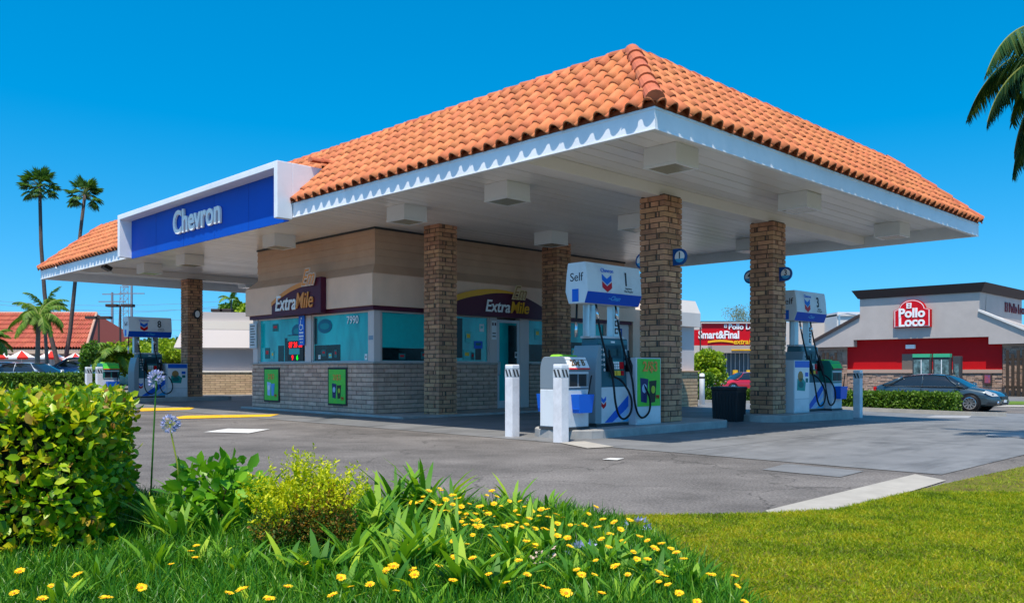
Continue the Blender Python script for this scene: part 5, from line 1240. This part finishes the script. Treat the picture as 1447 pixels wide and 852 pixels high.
# ---- planting bed: agapanthus, daisies, grass-like cover
def in_poly(P, poly):
    x, y = P[:, 0], P[:, 1]; ins = np.zeros(len(P), bool); j = len(poly)-1
    for i in range(len(poly)):
        xi, yi = poly[i]; xj, yj = poly[j]
        c = ((yi > y) != (yj > y)) & (x < (xj-xi)*(y-yi)/(yj-yi+1e-12)+xi); ins ^= c; j = i
    return ins
def sample(poly, n, xr, yr_):
    P = rng.random((n, 2))*[xr[1]-xr[0], yr_[1]-yr_[0]]+[xr[0], yr_[0]]; return P[in_poly(P, poly)]
BLADE_T = [(-.5, 0, 0), (.5, 0, 0), (-.42, .45, .05), (.42, .45, .05), (-.24, .8, .20), (.24, .8, .20), (0, 1, .38)]
BLADE_F = [(0, 1, 3, 2), (2, 3, 5, 4), (4, 5, 6)]
def blades(name, P2, h, w, m, lean=.5, z=.03, hv=.35, zfun=None, kind='stuff', parent=None):
    n = len(P2); P = np.c_[P2, np.full(n, z)]
    if zfun is not None: P[:, 2] = zfun(P2)
    D = nrm(np.c_[rng.normal(size=(n, 2))*lean, np.ones(n)]); th = rng.random(n)*2*np.pi
    Nv = np.c_[np.cos(th), np.sin(th), np.full(n, .2)]; A, B, C = frames(D, Nv)
    hh = h*rng.uniform(1-hv, 1+hv, n); S = np.c_[np.full(n, w)*rng.uniform(.7, 1.3, n), hh, hh]
    return bulk(name, BLADE_T, BLADE_F, P, A, B, C, S, m, parent, kind=kind)
GM = leafmat('bed_grass', [(.015, .09, .008), (.04, .18, .012), (.09, .28, .015), (.20, .38, .02)], rough=.4, trans=.3)
PB = sample(BED, 90000, (-4.3, 1.1), (3.3, 7.0))
blades('ground_cover', PB, .13, .007, GM, lean=.65, z=.03)
LM = leafmat('lawn_grass', [(.08, .14, .001), (.19, .30, .002), (.33, .41, .003), (.44, .38, .012)], rough=.5, trans=.3)
t_l = LM.node_tree; rampn = [n for n in t_l.nodes if n.type == 'VALTORGB'][0]; gn = [n for n in t_l.nodes if n.type == 'NEW_GEOMETRY'][0]
tc_l = t_l.nodes.new('ShaderNodeTexCoord'); nz_l = t_l.nodes.new('ShaderNodeTexNoise'); nz_l.inputs['Scale'].default_value = 2.3; nz_l.inputs['Detail'].default_value = 5; nz_l.inputs['Roughness'].default_value = .65
mr_l = t_l.nodes.new('ShaderNodeMapRange'); mr_l.inputs[1].default_value = .3; mr_l.inputs[2].default_value = .7; mr_l.inputs[3].default_value = -.55; mr_l.inputs[4].default_value = .55
ad_l = t_l.nodes.new('ShaderNodeMath'); ad_l.operation = 'ADD'; t_l.links.new(tc_l.outputs['Object'], nz_l.inputs['Vector']); t_l.links.new(nz_l.outputs['Fac'], mr_l.inputs[0])
t_l.links.new(gn.outputs['Random Per Island'], ad_l.inputs[0]); t_l.links.new(mr_l.outputs[0], ad_l.inputs[1]); t_l.links.new(ad_l.outputs[0], rampn.inputs[0])   # greener and drier patches of turf
def lawn_pts(n, xr, yr_):
    P = sample(LAWN, n, xr, yr_); P = P[~in_poly(P, [(1.0, -3), (1.03, 3.6), (.98, 4.2), (.86, 5.1), (.64, 5.9), (.3, 6.25), (-1, 6.4), (-2.4, 6.8), (-9, 7.2), (-9, -3)])]
    keep = np.abs(P[:, 0])/P[:, 1] < .66; return P[keep]
PL = np.vstack([lawn_pts(150000, (.2, 4.5), (3.6, 7.5)), lawn_pts(110000, (2, 12), (4.5, 16))])
zl_ = lambda P: np.array([gz(a_, b_) for a_, b_ in P])+.02
blades('lawn_grass', PL, .024, .004, LM, lean=.9, zfun=zl_)
# strappy agapanthus clumps
STR_T = [(-.5, 0, 0), (.5, 0, 0), (-.6, .3, .03), (.6, .3, .03), (-.55, .6, .13), (.55, .6, .13), (-.35, .85, .30), (.35, .85, .30), (0, 1, .44)]
STR_F = [(0, 1, 3, 2), (2, 3, 5, 4), (4, 5, 7, 6), (6, 7, 8)]
AM = leafmat('agapanthus_leaf', [(.03, .13, .012), (.07, .22, .015), (.17, .36, .018), (.40, .54, .03)], rough=.55, spec=.3, trans=.32)
def clump(x, y, n, L_, w, label, name='strappy_plant', lean=.42, m=AM, group='strap-leaved plants in the flower bed'):
    th = rng.random(n)*2*np.pi; ln = np.abs(rng.normal(size=n))*lean+.12
    D = nrm(np.c_[np.cos(th)*ln, np.sin(th)*ln, np.ones(n)]); Nv = np.c_[-np.cos(th), -np.sin(th), np.full(n, .3)]
    # curl outward: normal points inward, template bends along +C so flip
    A, B, C = frames(D, -Nv); P = np.c_[x+np.cos(th)*.03*rng.random(n), y+np.sin(th)*.03*rng.random(n), np.full(n, .03)]
    hh = L_*rng.uniform(.6, 1.15, n)
    o = bulk(name, STR_T, STR_F, P, A, B, C, np.c_[np.full(n, w)*rng.uniform(.7, 1.2, n), hh, hh], m)
    return tag(o, label, 'plant', group)
cl = [(280, 690, 5.9, .40, 'beside the right edge of the big hedge'), (330, 690, 5.8, .46, 'left of the yellow-green bush'), (365, 690, 6.0, .44, 'close behind the left side of the yellow-green bush'),
      (560, 700, 6.1, .46, 'just right of the yellow-green bush'), (600, 700, 6.2, .48, 'tallest, at the far edge of the bed against the asphalt'), (640, 720, 5.8, .34, 'among the daisies left of centre'),
      (520, 730, 5.2, .36, 'at the right foot of the yellow-green bush'), (600, 780, 4.5, .34, 'in the middle of the lower daisies'), (560, 800, 4.3, .32, 'at the lower centre edge of the picture'),
      (655, 820, 4.0, .30, 'at the very bottom left of centre'), (720, 770, 4.6, .26, 'pale, in front of the pink litter'), (780, 760, 4.7, .26, 'with wide leaves beside the fallen blue flower'),
      (850, 780, 4.4, .24, 'near the right end of the flower bed'), (930, 820, 4.1, .20, 'small, at the bottom right end of the bed'), (700, 840, 3.9, .26, 'at the bottom edge below the daisies'),
      (450, 820, 4.2, .28, 'low, under the front of the yellow-green bush'), (235, 720, 5.3, .36, 'in the shade at the hedge corner')]
for (u, v, D_, L_, t_) in cl:
    clump(at(u, D_), D_, 22, L_, .034, 'green strap-leaved clump '+t_)
# broad-leaf plant between hedge and bush
BL = leafmat('broad_leaf', [(.06, .22, .01), (.14, .36, .015), (.22, .46, .03)], rough=.4, trans=.3)
def leafy(name, x, y, r_, h, n, size, m, label, cat='plant', templ=(LEAF_T, LEAF_F), flat=.6, z0=.05, group=None, stems=8):
    root = empty(name, (x, y, .03), 0, label, cat, group)
    v = rand_dirs(n); rad = rng.random(n)**(1/2.6); P = v*rad[:, None]*[r_, r_, h/2]+[0, 0, h/2+z0]
    P += (np.sin(P[:, [1, 2, 0]]*23)*.18*r_*.5)
    D = nrm(v*.7+rand_dirs(n, .5)*.7); A, B, C = frames(D, nrm(v*.5+rand_dirs(n, flat))); S = size*rng.uniform(.55, 1.25, n)
    bulk('foliage', templ[0], templ[1], P, A, B, C, S, m, root)
    b = MB()
    for k in range(stems):
        t = 2*math.pi*k/stems; b.tube([(0, 0, -.03), (math.cos(t)*r_*.3, math.sin(t)*r_*.3, h*.45), (math.cos(t)*r_*.6, math.sin(t)*r_*.6, h*.8)], [.008, .006, .003], 5)
    b.build('stem', mat('brown_stem', (.10, .07, .04), .9), root); return root
leafy('broadleaf_plant', at(305, 5.7), 5.7, .30, .42, 260, .11, BL, 'bright broad-leaved plant between the hedge and the yellow-green bush')
for (u, v, D_, L_, t_) in [(225, 700, 5.6, .36, 'touching the hedge corner below the lilac flowers'), (255, 720, 5.1, .30, 'low and arching at the foot of the hedge'), (300, 735, 5.3, .34, 'bright, in front of the broad-leaved plant'), (335, 715, 5.6, .40, 'dark, right behind the broad-leaved plant'),
        (385, 760, 4.8, .22, 'low, at the left foot of the yellow-green bush'), (535, 700, 5.8, .42, 'leaning, behind the right side of the yellow-green bush'), (575, 740, 5.3, .36, 'among the leftmost daisies'), (625, 690, 6.25, .40, 'at the asphalt edge right of the tallest clump'),
        (500, 780, 4.6, .28, 'lower left of the daisies'), (745, 735, 5.4, .26, 'thin, in the middle of the densest daisies'), (880, 800, 4.3, .22, 'short, near the lawn edge'), (980, 840, 4.0, .18, 'last and smallest before the lawn')]:
    clump(at(u, D_), D_, 20, L_, .036, 'green strap-leaved clump '+t_)
tp_ = sample(BED, 900, (-2.2, 1.0), (3.5, 6.35))
tp_ = [p for p in tp_ if p[0] > -2.0 and abs(p[0]-at(432, 5.05))+abs(p[1]-5.05)*.7 > .5][:90]
for x, y in tp_:
    L_ = random.uniform(.14, .30)*(1 if x < .3 else .7)
    clump(x, y, random.randint(9, 18), L_, random.uniform(.020, .032), 'low green strap-leaved tuft growing among the yellow daisies', 'leafy_tuft', lean=.55, group='low tufts in the flower bed')
# nandina: yellow-green top, bronze middle, dark skirt
NB = empty('yellow_green_bush', (at(430, 4.95), 4.95, .0), 0, 'feathery yellow-green bush with bronze twigs in the centre of the bed', 'bush')
def nandina():
    n = 22000; v = rand_dirs(n); rad = rng.random(n)**(1/2.4); P = v*rad[:, None]*[.40, .34, .29]
    kc = rng.integers(0, 11, n); cx_ = rng.uniform(-.30, .30, 11); cy_ = rng.uniform(-.22, .22, 11); cz_ = .40-.45*np.abs(cx_)+rng.uniform(-.14, .06, 11)
    P = P*[.42, .48, .62]+np.c_[cx_[kc], cy_[kc], cz_[kc]]; P[:, 2] = np.maximum(P[:, 2], .04)
    tips = rng.choice(n, 2500); 
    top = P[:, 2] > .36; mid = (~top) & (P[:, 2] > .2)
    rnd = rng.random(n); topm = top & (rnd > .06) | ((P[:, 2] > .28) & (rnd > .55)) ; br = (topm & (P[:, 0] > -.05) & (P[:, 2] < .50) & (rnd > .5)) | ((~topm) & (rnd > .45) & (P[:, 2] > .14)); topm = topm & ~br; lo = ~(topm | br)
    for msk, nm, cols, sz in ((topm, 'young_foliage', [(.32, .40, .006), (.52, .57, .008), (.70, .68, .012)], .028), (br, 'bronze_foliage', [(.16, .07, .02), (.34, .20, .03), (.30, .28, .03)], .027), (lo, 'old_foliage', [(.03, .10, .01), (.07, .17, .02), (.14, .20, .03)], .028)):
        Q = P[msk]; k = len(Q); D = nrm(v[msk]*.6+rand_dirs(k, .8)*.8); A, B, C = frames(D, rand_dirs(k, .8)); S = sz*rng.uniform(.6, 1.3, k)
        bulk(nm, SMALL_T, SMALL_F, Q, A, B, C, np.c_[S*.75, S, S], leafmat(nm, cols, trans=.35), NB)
    # plume sprigs breaking the outline
    Ps, Ds = [], []
    for k in range(130):
        th = random.uniform(0, 2*math.pi); rr = random.uniform(.03, .40); L_ = random.uniform(.10, .26); base = Vector((math.cos(th)*rr, math.sin(th)*rr, .34+.20*(1-rr/.45)))
        d = Vector((math.cos(th)*rr*2.2+random.uniform(-.3, .3), math.sin(th)*rr*2.2, 1)).normalized()
        for j in range(26):
            f = j/26; Ps.append(base+d*L_*f); Ds.append(d*.5+Vector((random.gauss(0, 1), random.gauss(0, 1), random.gauss(.2, .6))).normalized())
    Ps = np.array(Ps); Ds = nrm(np.array(Ds)); A, B, C = frames(Ds, rand_dirs(len(Ps), .8)); S = .030*rng.uniform(.6, 1.3, len(Ps))
    bulk('sprigs', SMALL_T, SMALL_F, Ps, A, B, C, np.c_[S*.6, S, S], MATS['young_foliage'], NB)
    b = MB()
    for k in range(14):
        t = random.uniform(0, 6.28); b.tube([(0, 0, -.03), (math.cos(t)*.10, math.sin(t)*.10, .2), (math.cos(t)*.24, math.sin(t)*.24, .42)], [.008, .006, .003], 5)
    b.build('stem', mat('brown_stem', (.1, .07, .04)), NB)
nandina(); NB.scale = (.80, .80, .86)
# daisies
def daisy_meshes():
    out = []
    for v in range(4):
        pet = MB(); n = 15+v; r0, r1 = .008, .024+.002*v
        for k in range(n):
            t = 2*math.pi*k/n+random.uniform(-.06, .06); c, s = math.cos(t), math.sin(t); w_ = .0046; q = r1*random.uniform(.9, 1.08); up = .004+random.uniform(0, .006)
            pet.add([(c*r0-s*w_*.5, s*r0+c*w_*.5, .001), (c*r0+s*w_*.5, s*r0-c*w_*.5, .001), (c*q*.7+s*w_, s*q*.7-c*w_, up), (c*q, s*q, up*.7), (c*q*.7-s*w_, s*q*.7+c*w_, up)], [(0, 1, 2, 3, 4)])
        cen = MB().tube([(0, 0, 0), (0, 0, .004), (0, 0, .006)], [.009, .008, .002], 8)
        st = MB().tube([(0, 0, -.001), (.004*v, 0, -.08), (.01, .005*v, -.20)], .0016, 4)
        po = pet.build('petals', mat('daisy_petal', (.85, .55, .01), .5, island=.08)); co = cen.build('flower_centre', mat('daisy_centre', (.55, .22, .01), .8)); so = st.build('stem', leafmat('stem_green', [(.05, .16, .02), (.08, .2, .02)]))
        out.append((po.data, co.data, so.data)); 
        for o in (po, co, so): bpy.data.objects.remove(o)
    return out
DM = daisy_meshes()
fl_px = []
for line in """28,807 72,828 242,797 278,771 270,779 276,788 324,838 342,833 407,829 430,796 482,816 496,829 523,826 546,806 556,800 590,776 583,805 586,812 595,757 602,757 668,789 576,772 618,741 625,722 606,694 624,693 621,690 584,711 595,709 640,748 652,737 659,742 668,736 672,744 655,731 648,725 700,689 708,715 720,708 735,708 702,702 698,712 685,722 690,726 700,730 676,736 713,744 721,742 738,745 730,738 716,823 733,792 765,720 773,720 788,740 795,731 806,742 781,748 832,726 842,716 852,734 868,738 877,748 890,735 862,755 850,762 815,805 822,812 805,772 842,792 840,812 904,758 915,764 925,775 935,768 948,775 956,781 966,790 900,790 931,808 938,814 931,822 944,826 1005,812 1038,814 1042,828 985,850 960,838 1052,850 718,768 744,765 756,771 693,757 700,786 643,787 640,765 660,769 668,756 612,709 630,706 645,705 663,712 678,716 652,703 688,700 695,694 672,726 640,700 728,722 741,716 752,722 762,729 775,731 786,727 660,726 680,743 700,745 748,733 756,747 770,748 732,728 744,741 788,757 802,760 815,742 826,742 845,745 860,773 880,765 895,780 915,790 870,800 887,812 850,838 800,838 770,830 745,812 690,812 640,820 620,800 560,835 470,841 380,846 150,845 60,846 20,838 200,830 110,812 640,713 652,716 633,722 620,714 608,719 598,702""".split():
    fl_px.append(tuple(float(c) for c in line.split(',')))
parts0 = None
for i, (u, v) in enumerate(fl_px):
    # flower height above soil .18 at near, use plane z
    zf = .17 if v > 720 else .24
    if v < 700: zf = .30
    D_ = 1205*(1.1-zf)/(v-522); D_ = min(D_, 6.35); zf = zat(v, D_)
    x = at(u, D_); pm_ = DM[i % 4]
    o = empty('daisy_flower', (x, D_, zf)); sc = random.uniform(.6, 1.1); o.scale = (sc,)*3
    o.rotation_euler = (R(random.uniform(-5, 30)), R(random.uniform(-18, 18)), random.uniform(-.6, .6))
    for nm, me in zip(('petals', 'flower_centre', 'stem'), pm_): link_mesh(nm, me, o)
    tag(o, 'single open yellow daisy flower on a thin stem in the foreground flower bed', 'flower', 'yellow daisies in the flower bed')
# agapanthus flowers
APET = leafmat('lilac_petal', [(.30, .32, .75), (.45, .48, .85), (.60, .62, .9)], trans=.3, rough=.5)
def agapanthus(u, vtop, D_, ubase, vbase, r_, n, label, yellow=False):
    x, z = at(u, D_), zat(vtop, D_); xb, zb = at(ubase, D_), max(.03, zat(vbase, D_))
    root = empty('lily_flower', (xb, D_, zb), 0, label, 'flower', 'lilac lily flower heads'); dx, dz = x-xb, z-zb
    sm_ = leafmat('lily_stem_yellow' if yellow else 'lily_stem', [(.35, .45, .05), (.45, .5, .08)] if yellow else [(.06, .22, .03), (.08, .28, .04)])
    MB().tube([(0, 0, -.05), (dx*.3+.004, 0, dz*.4), (dx*.8, 0, dz*.8), (dx, 0, dz)], [.006, .0055, .005, .004], 6).build('stem', sm_, root, smooth=True)
    V = rand_dirs(n, .35); b = MB(); P = []; Dd = []
    for q in V:
        q = Vector(q); L_ = r_*random.uniform(.45, .72); e = Vector((dx, 0, dz))+q*L_; b.tube([(dx, 0, dz), e], .0012, 3)
        for k in range(5):
            t = 2*math.pi*k/5; a_ = q.orthogonal().normalized(); c_ = q.cross(a_); P.append(e); Dd.append(q*.9+(a_*math.cos(t)+c_*math.sin(t))*.55)
    b.build('pedicels', sm_, root); P = np.array(P); Dd = nrm(np.array(Dd)); A, B, C = frames(Dd, rand_dirs(len(P))); S = np.full(len(P), r_*.48)
    bulk('flower_head', [(0, 0, 0), (-.35, .5, .05), (0, 1, -.05), (.35, .5, .05)], SMALL_F, P, A, B, C, np.c_[S*.55, S, S], APET, root)
agapanthus(221, 536, 5.6, 213, 690, .062, 34, 'taller lilac lily head on a green stem beside the hedge')
agapanthus(240, 598, 5.5, 254, 692, .062, 34, 'lower lilac lily head on a yellowish stem beside the hedge', True)
agapanthus(820, 790, 4.6, 826, 830, .11, 14, 'loose fallen-looking blue lily among the daisies at the lower centre')
agapanthus(900, 745, 5.4, 902, 760, .085, 9, 'small blue lily at the edge of the bed beside the lawn')
# small pale litter / blossoms
lt_ = MB()
for k in range(34):
    p = Vector((at(random.gauss(765, 12), 4.4), random.uniform(4.3, 4.5), random.uniform(.11, .17))); M = Euler((random.uniform(-1, 1), random.uniform(-1, 1), random.uniform(0, 6))).to_matrix(); s_ = random.uniform(.006, .014)
    lt_.add([p+M @ Vector(q)*s_ for q in ((-1, 0, 0), (0, -.8, .2), (1, -.2, 0), (.5, .9, .3), (-.6, .8, -.1))], [(0, 1, 2, 3, 4)])
tag(lt_.build('withered_blossom', mat('withered_pink', (.62, .45, .38), .8)), 'withered pale pink blossom lying in the lower centre of the bed', 'blossom')

# ---- trees
FAN = leafmat('fan_leaf', [(.03, .10, .02), (.07, .19, .03), (.14, .28, .05)], trans=.15)
FEA = leafmat('feather_palm_leaf', [(.04, .13, .01), (.11, .24, .02), (.22, .33, .04)], trans=.25)
def trunk(root, pts, r0, r1, m=BARK):
    n = len(pts); MB().tube(pts, [r0+(r1-r0)*i/(n-1) for i in range(n)], 10).build('trunk', m, root, smooth=True)
def fan_palm(pts, R_, label):
    p0 = Vector(pts[0]); root = empty('fan_palm_tree', p0, 0, label, 'palm tree', 'tall fan palms at the left'); pts = [Vector(p)-p0 for p in pts]
    trunk(root, pts, .17, .11, mat('dark_palm_bark', (.10, .075, .065), .9, var=.3, vscale=10)); top = pts[-1]; P = []; D = []; S = []; Ns = []
    b = MB()
    for k in range(46):
        th = random.uniform(0, 6.283); el = random.uniform(-.75, 1.35); d = Vector((math.cos(th)*math.cos(el), math.sin(th)*math.cos(el), math.sin(el)))
        L_ = R_*random.uniform(.45, .62); e = top+d*L_+Vector((0, 0, -.08*L_)); b.tube([top, top+d*L_*.5+Vector((0, 0, .06)), e], .018, 4)
        side = d.cross(Vector((0, 0, 1))).normalized(); upv = side.cross(d)
        for j in range(17):
            a_ = R(-80+160*j/16); dd = d*math.cos(a_)+side*math.sin(a_)*.9+upv*random.uniform(-.08, .08)+Vector((0, 0, -.28*abs(math.sin(a_)))); P.append(e); D.append(dd); Ns.append(upv); S.append(R_*random.uniform(.36, .48))
    P = np.array(P); D = np.array(D); A, B, C = frames(D, np.array(Ns)); S = np.array(S)
    bulk('crown', [(-.5, 0, 0), (.5, 0, 0), (.6, .55, 0), (0, 1, -.18), (-.6, .55, 0)], [(0, 1, 2, 3, 4)], P, A, B, C, np.c_[S*.075, S, S], FAN, root)
    b.build('petioles', mat('petiole', (.12, .16, .04), .7), root)
def PP(D, lst): return [(at(u, D), D, max(0, zat(v, D))) for u, v in lst]
fan_palm([(at(81, 60), 60, 0)]+PP(60, [(81, 511), (70, 468), (63, 415), (58, 345), (56, 262)]), 1.5, 'left one of two tall fan palms, with a dense round crown')
fan_palm([(at(92, 62), 62, 0)]+PP(62, [(92, 511), (99, 470), (104, 420), (111, 350), (120, 275)]), 1.5, 'right one of two tall fan palms, with a ragged crown')
def feather_palm(pts, L_, nf, label, r0=.16, r1=.10, lw=.03, ll=.42, droop=.55, name='feather_palm_tree', el_r=(-.2, 1.3), m=FEA, th_r=(0, 6.283), hang=.0, nseg=26):
    p0 = Vector(pts[0]); root = empty(name, p0, 0, label, 'palm tree', 'feather palms'); pts = [Vector(p)-p0 for p in pts]
    trunk(root, pts, r0, r1); top = pts[-1]; P = []; D = []; Ns = []; S = []; b = MB()
    for k in range(nf):
        th = th_r[0]+(th_r[1]-th_r[0])*(k+random.random()*.7)/nf; el = random.uniform(*el_r); ln = L_*random.uniform(.8, 1.1); d = Vector((math.cos(th)*math.cos(el), math.sin(th)*math.cos(el), math.sin(el)))
        rach = []; p = top.copy(); n = nseg
        for j in range(n+1): rach.append(p.copy()); d = (d+Vector((0, 0, -droop*2.4/n*(1+j/n)))).normalized(); p = p+d*ln/n
        b.tube(rach, [.022*(1-j/n*.8)*L_/2 for j in range(n+1)], 5)
        for j in range(3, n+1):
            dd = (rach[j]-rach[j-1]).normalized(); side = dd.cross(Vector((0, 0, 1))); side = side.normalized() if side.length > .05 else Vector((1, 0, 0))
            for sg_ in (-1, 1):
                for q in range(2):
                    f = j/n; lv = dd*.55+side*sg_*(.9)+Vector((0, 0, random.uniform(-.75, -.05)-hang)); P.append(rach[j]-(rach[j]-rach[j-1])*q*.5); D.append(lv); Ns.append(side.cross(dd)); S.append(ll*(math.sin(math.pi*min(1, .15+f*.85))*.75+.25)*random.uniform(.8, 1.1))
    P = np.array(P); D = np.array(D); A, B, C = frames(D, np.array(Ns)); S = np.array(S)
    bulk('crown', [(-.5, 0, 0), (.5, 0, 0), (.5, .5, -.02), (0, 1, -.16), (-.5, .5, -.02)], [(0, 1, 2, 3, 4)], P, A, B, C, np.c_[np.full(len(S), lw), S, S], m, root)
    b.build('fronds', mat('rachis', (.22, .26, .06), .6), root); return root
feather_palm([(at(53, 50), 50, 0)]+PP(50, [(53, 505), (54, 470), (55, 447)]), 2.1, 18, 'arching feather palm in front of the red tile roof at the left', r0=.15, r1=.11, ll=.55, lw=.03, nseg=34, hang=.3)
feather_palm([(at(66, 52), 52, 0)]+PP(52, [(66, 505), (64, 470), (63, 440)]), 1.9, 12, 'upright young feather palm just behind the arching one', r0=.12, r1=.08, ll=.5, lw=.05, el_r=(.3, 1.4))
feather_palm([(at(-10, 44), 44, 0)]+PP(44, [(-10, 500), (-10, 478)]), 1.2, 14, 'feather palm fronds entering at the left picture edge', r0=.12, r1=.1, ll=.4, lw=.04)
feather_palm([(at(150, 46), 46, 0)]+PP(46, [(150, 520), (163, 500)]), 1.9, 16, 'pale low feather palm left of pump eight', r0=.1, r1=.08, ll=.5, lw=.05, el_r=(0, 1.0))
feather_palm([(at(426, 60)*1.0-4.9, 60, 0)]+[(at(327, 60), 60, zat(v, 60)) for v in (500, 424)], 1.3, 5, 'single thin palm top above the white building', r0=.08, r1=.05, ll=.3, lw=.05, el_r=(.2, 1.2))
# big palm whose fronds hang in at the right edge
NP = (8.62, 12.6)
feather_palm([(NP[0], NP[1], gz(*NP)), (NP[0]+.05, NP[1], 2.5), (NP[0], NP[1], 5.70)], 2.2, 22, 'near feather palm with fronds hanging in at the top right picture edge', r0=.20, r1=.15, lw=.014, ll=.62, droop=.74, el_r=(-.35, .9), hang=.8, nseg=52, m=leafmat('dark_palm_leaf', [(.015, .07, .02), (.04, .12, .03), (.12, .19, .04)], trans=.12))
def bush_tree(x, y, z0, zc, r_, h, n, size, m, label, trunk_r=.1, cat='tree', name='leafy_tree', clumps=14, group='trees and bushes in the background'):
    root = empty(name, (x, y, z0), 0, label, cat, group); P = []; cs_ = []
    for k in range(clumps):
        v = Vector(rand_dirs(1)[0]); rad = random.random()**.5*.72; cs_.append((Vector((v.x*r_*rad, v.y*r_*rad, v.z*h/2*rad+zc-z0)), random.uniform(.28, .5)*r_))
    per = n//clumps; Nn = []
    for c, cr in cs_:
        v = rand_dirs(per, .1); rr = rng.random(per)**.4; P.append(np.array(c)+v*rr[:, None]*cr*[1, 1, .8*h/(2*r_)+.2]); Nn.append(v)
    P = np.vstack(P); Nn = np.vstack(Nn); D = nrm(Nn*.5+rand_dirs(len(P))*.8); A, B, C = frames(D, rand_dirs(len(P), .6)); S = size*rng.uniform(.6, 1.3, len(P))
    P[:, 2] = np.maximum(P[:, 2], .05)
    bulk('crown', SMALL_T, SMALL_F, P, A, B, C, np.c_[S*1.2, S, S], m, root)
    b = MB(); b.tube([(0, 0, -.1), (0, 0, (zc-z0)*.9)], [trunk_r, trunk_r*.5], 8)
    for c, cr in cs_[:7]: b.tube([(0, 0, (zc-z0)*.45), tuple(c)], [trunk_r*.5, trunk_r*.15], 5)
    b.build('trunk', BARK, root); return root
YG = leafmat('yellowgreen_foliage', [(.10, .20, .01), (.24, .36, .015), (.38, .48, .02)])
MG = leafmat('mid_foliage', [(.04, .12, .015), (.09, .20, .02), (.16, .28, .03)])
DG = leafmat('dark_foliage', [(.02, .06, .012), (.05, .11, .02), (.08, .15, .03)])
GG = leafmat('grey_foliage', [(.10, .12, .07), (.16, .18, .10), (.22, .22, .14)])
bush_tree(at(222, 44), 46, 0, zat(505, 46), 2.2, 2.0, 9000, .16, YG, 'yellow-green shrub seen through pump eight', name='round_shrub', cat='shrub')
bush_tree(at(172, 46), 47, 0, zat(505, 47), 1.6, 2.2, 7000, .16, YG, 'yellow-green bush left of pump eight', name='round_shrub', cat='shrub')
bush_tree(at(118, 43), 43.5, 0, zat(505, 43), .55, 1.8, 1500, .13, MG, 'spindly young tree behind the low hedge at the left', trunk_r=.04, clumps=8)
bush_tree(at(240, 70), 72, 0, zat(500, 72), 4, 3.0, 6000, .3, DG, 'dark tree far behind pump eight')
bush_tree(at(200, 90), 95, 0, zat(508, 95), 6, 3.0, 6000, .4, MG, 'distant green tree behind the left parking lot')
bush_tree(at(318, 60), 62, 0, zat(436, 62), 1.3, .9, 2500, .2, MG, 'tree top showing above the white building near the lamp head')
bush_tree(at(352, 60), 60, 0, zat(437, 60), 1.0, 1.2, 2500, .2, YG, 'yellowish tree top above the white building beside the shop')
bush_tree(at(998, 44), 44, -.3, zat(524, 44), 1.25, 1.9, 9000, .15, YG, 'bright green bushy tree beside the shop rear wing', clumps=20)
bush_tree(at(985, 40), 40, -.25, zat(545, 40), .9, 1.5, 4000, .12, MG, 'small green shrub at the foot of the bright tree', name='round_shrub', cat='shrub')
bush_tree(at(1047, 112), 112, -.5, zat(447, 112), 2.6, 3.4, 1500, .15, GG, 'thin grey-leaved tree in front of the supermarket sign', trunk_r=.15, clumps=26)
bush_tree(at(1430, 100), 110, -.5, 3, 6, 4, 5000, .5, DG, 'distant dark tree behind the restaurant at the right')
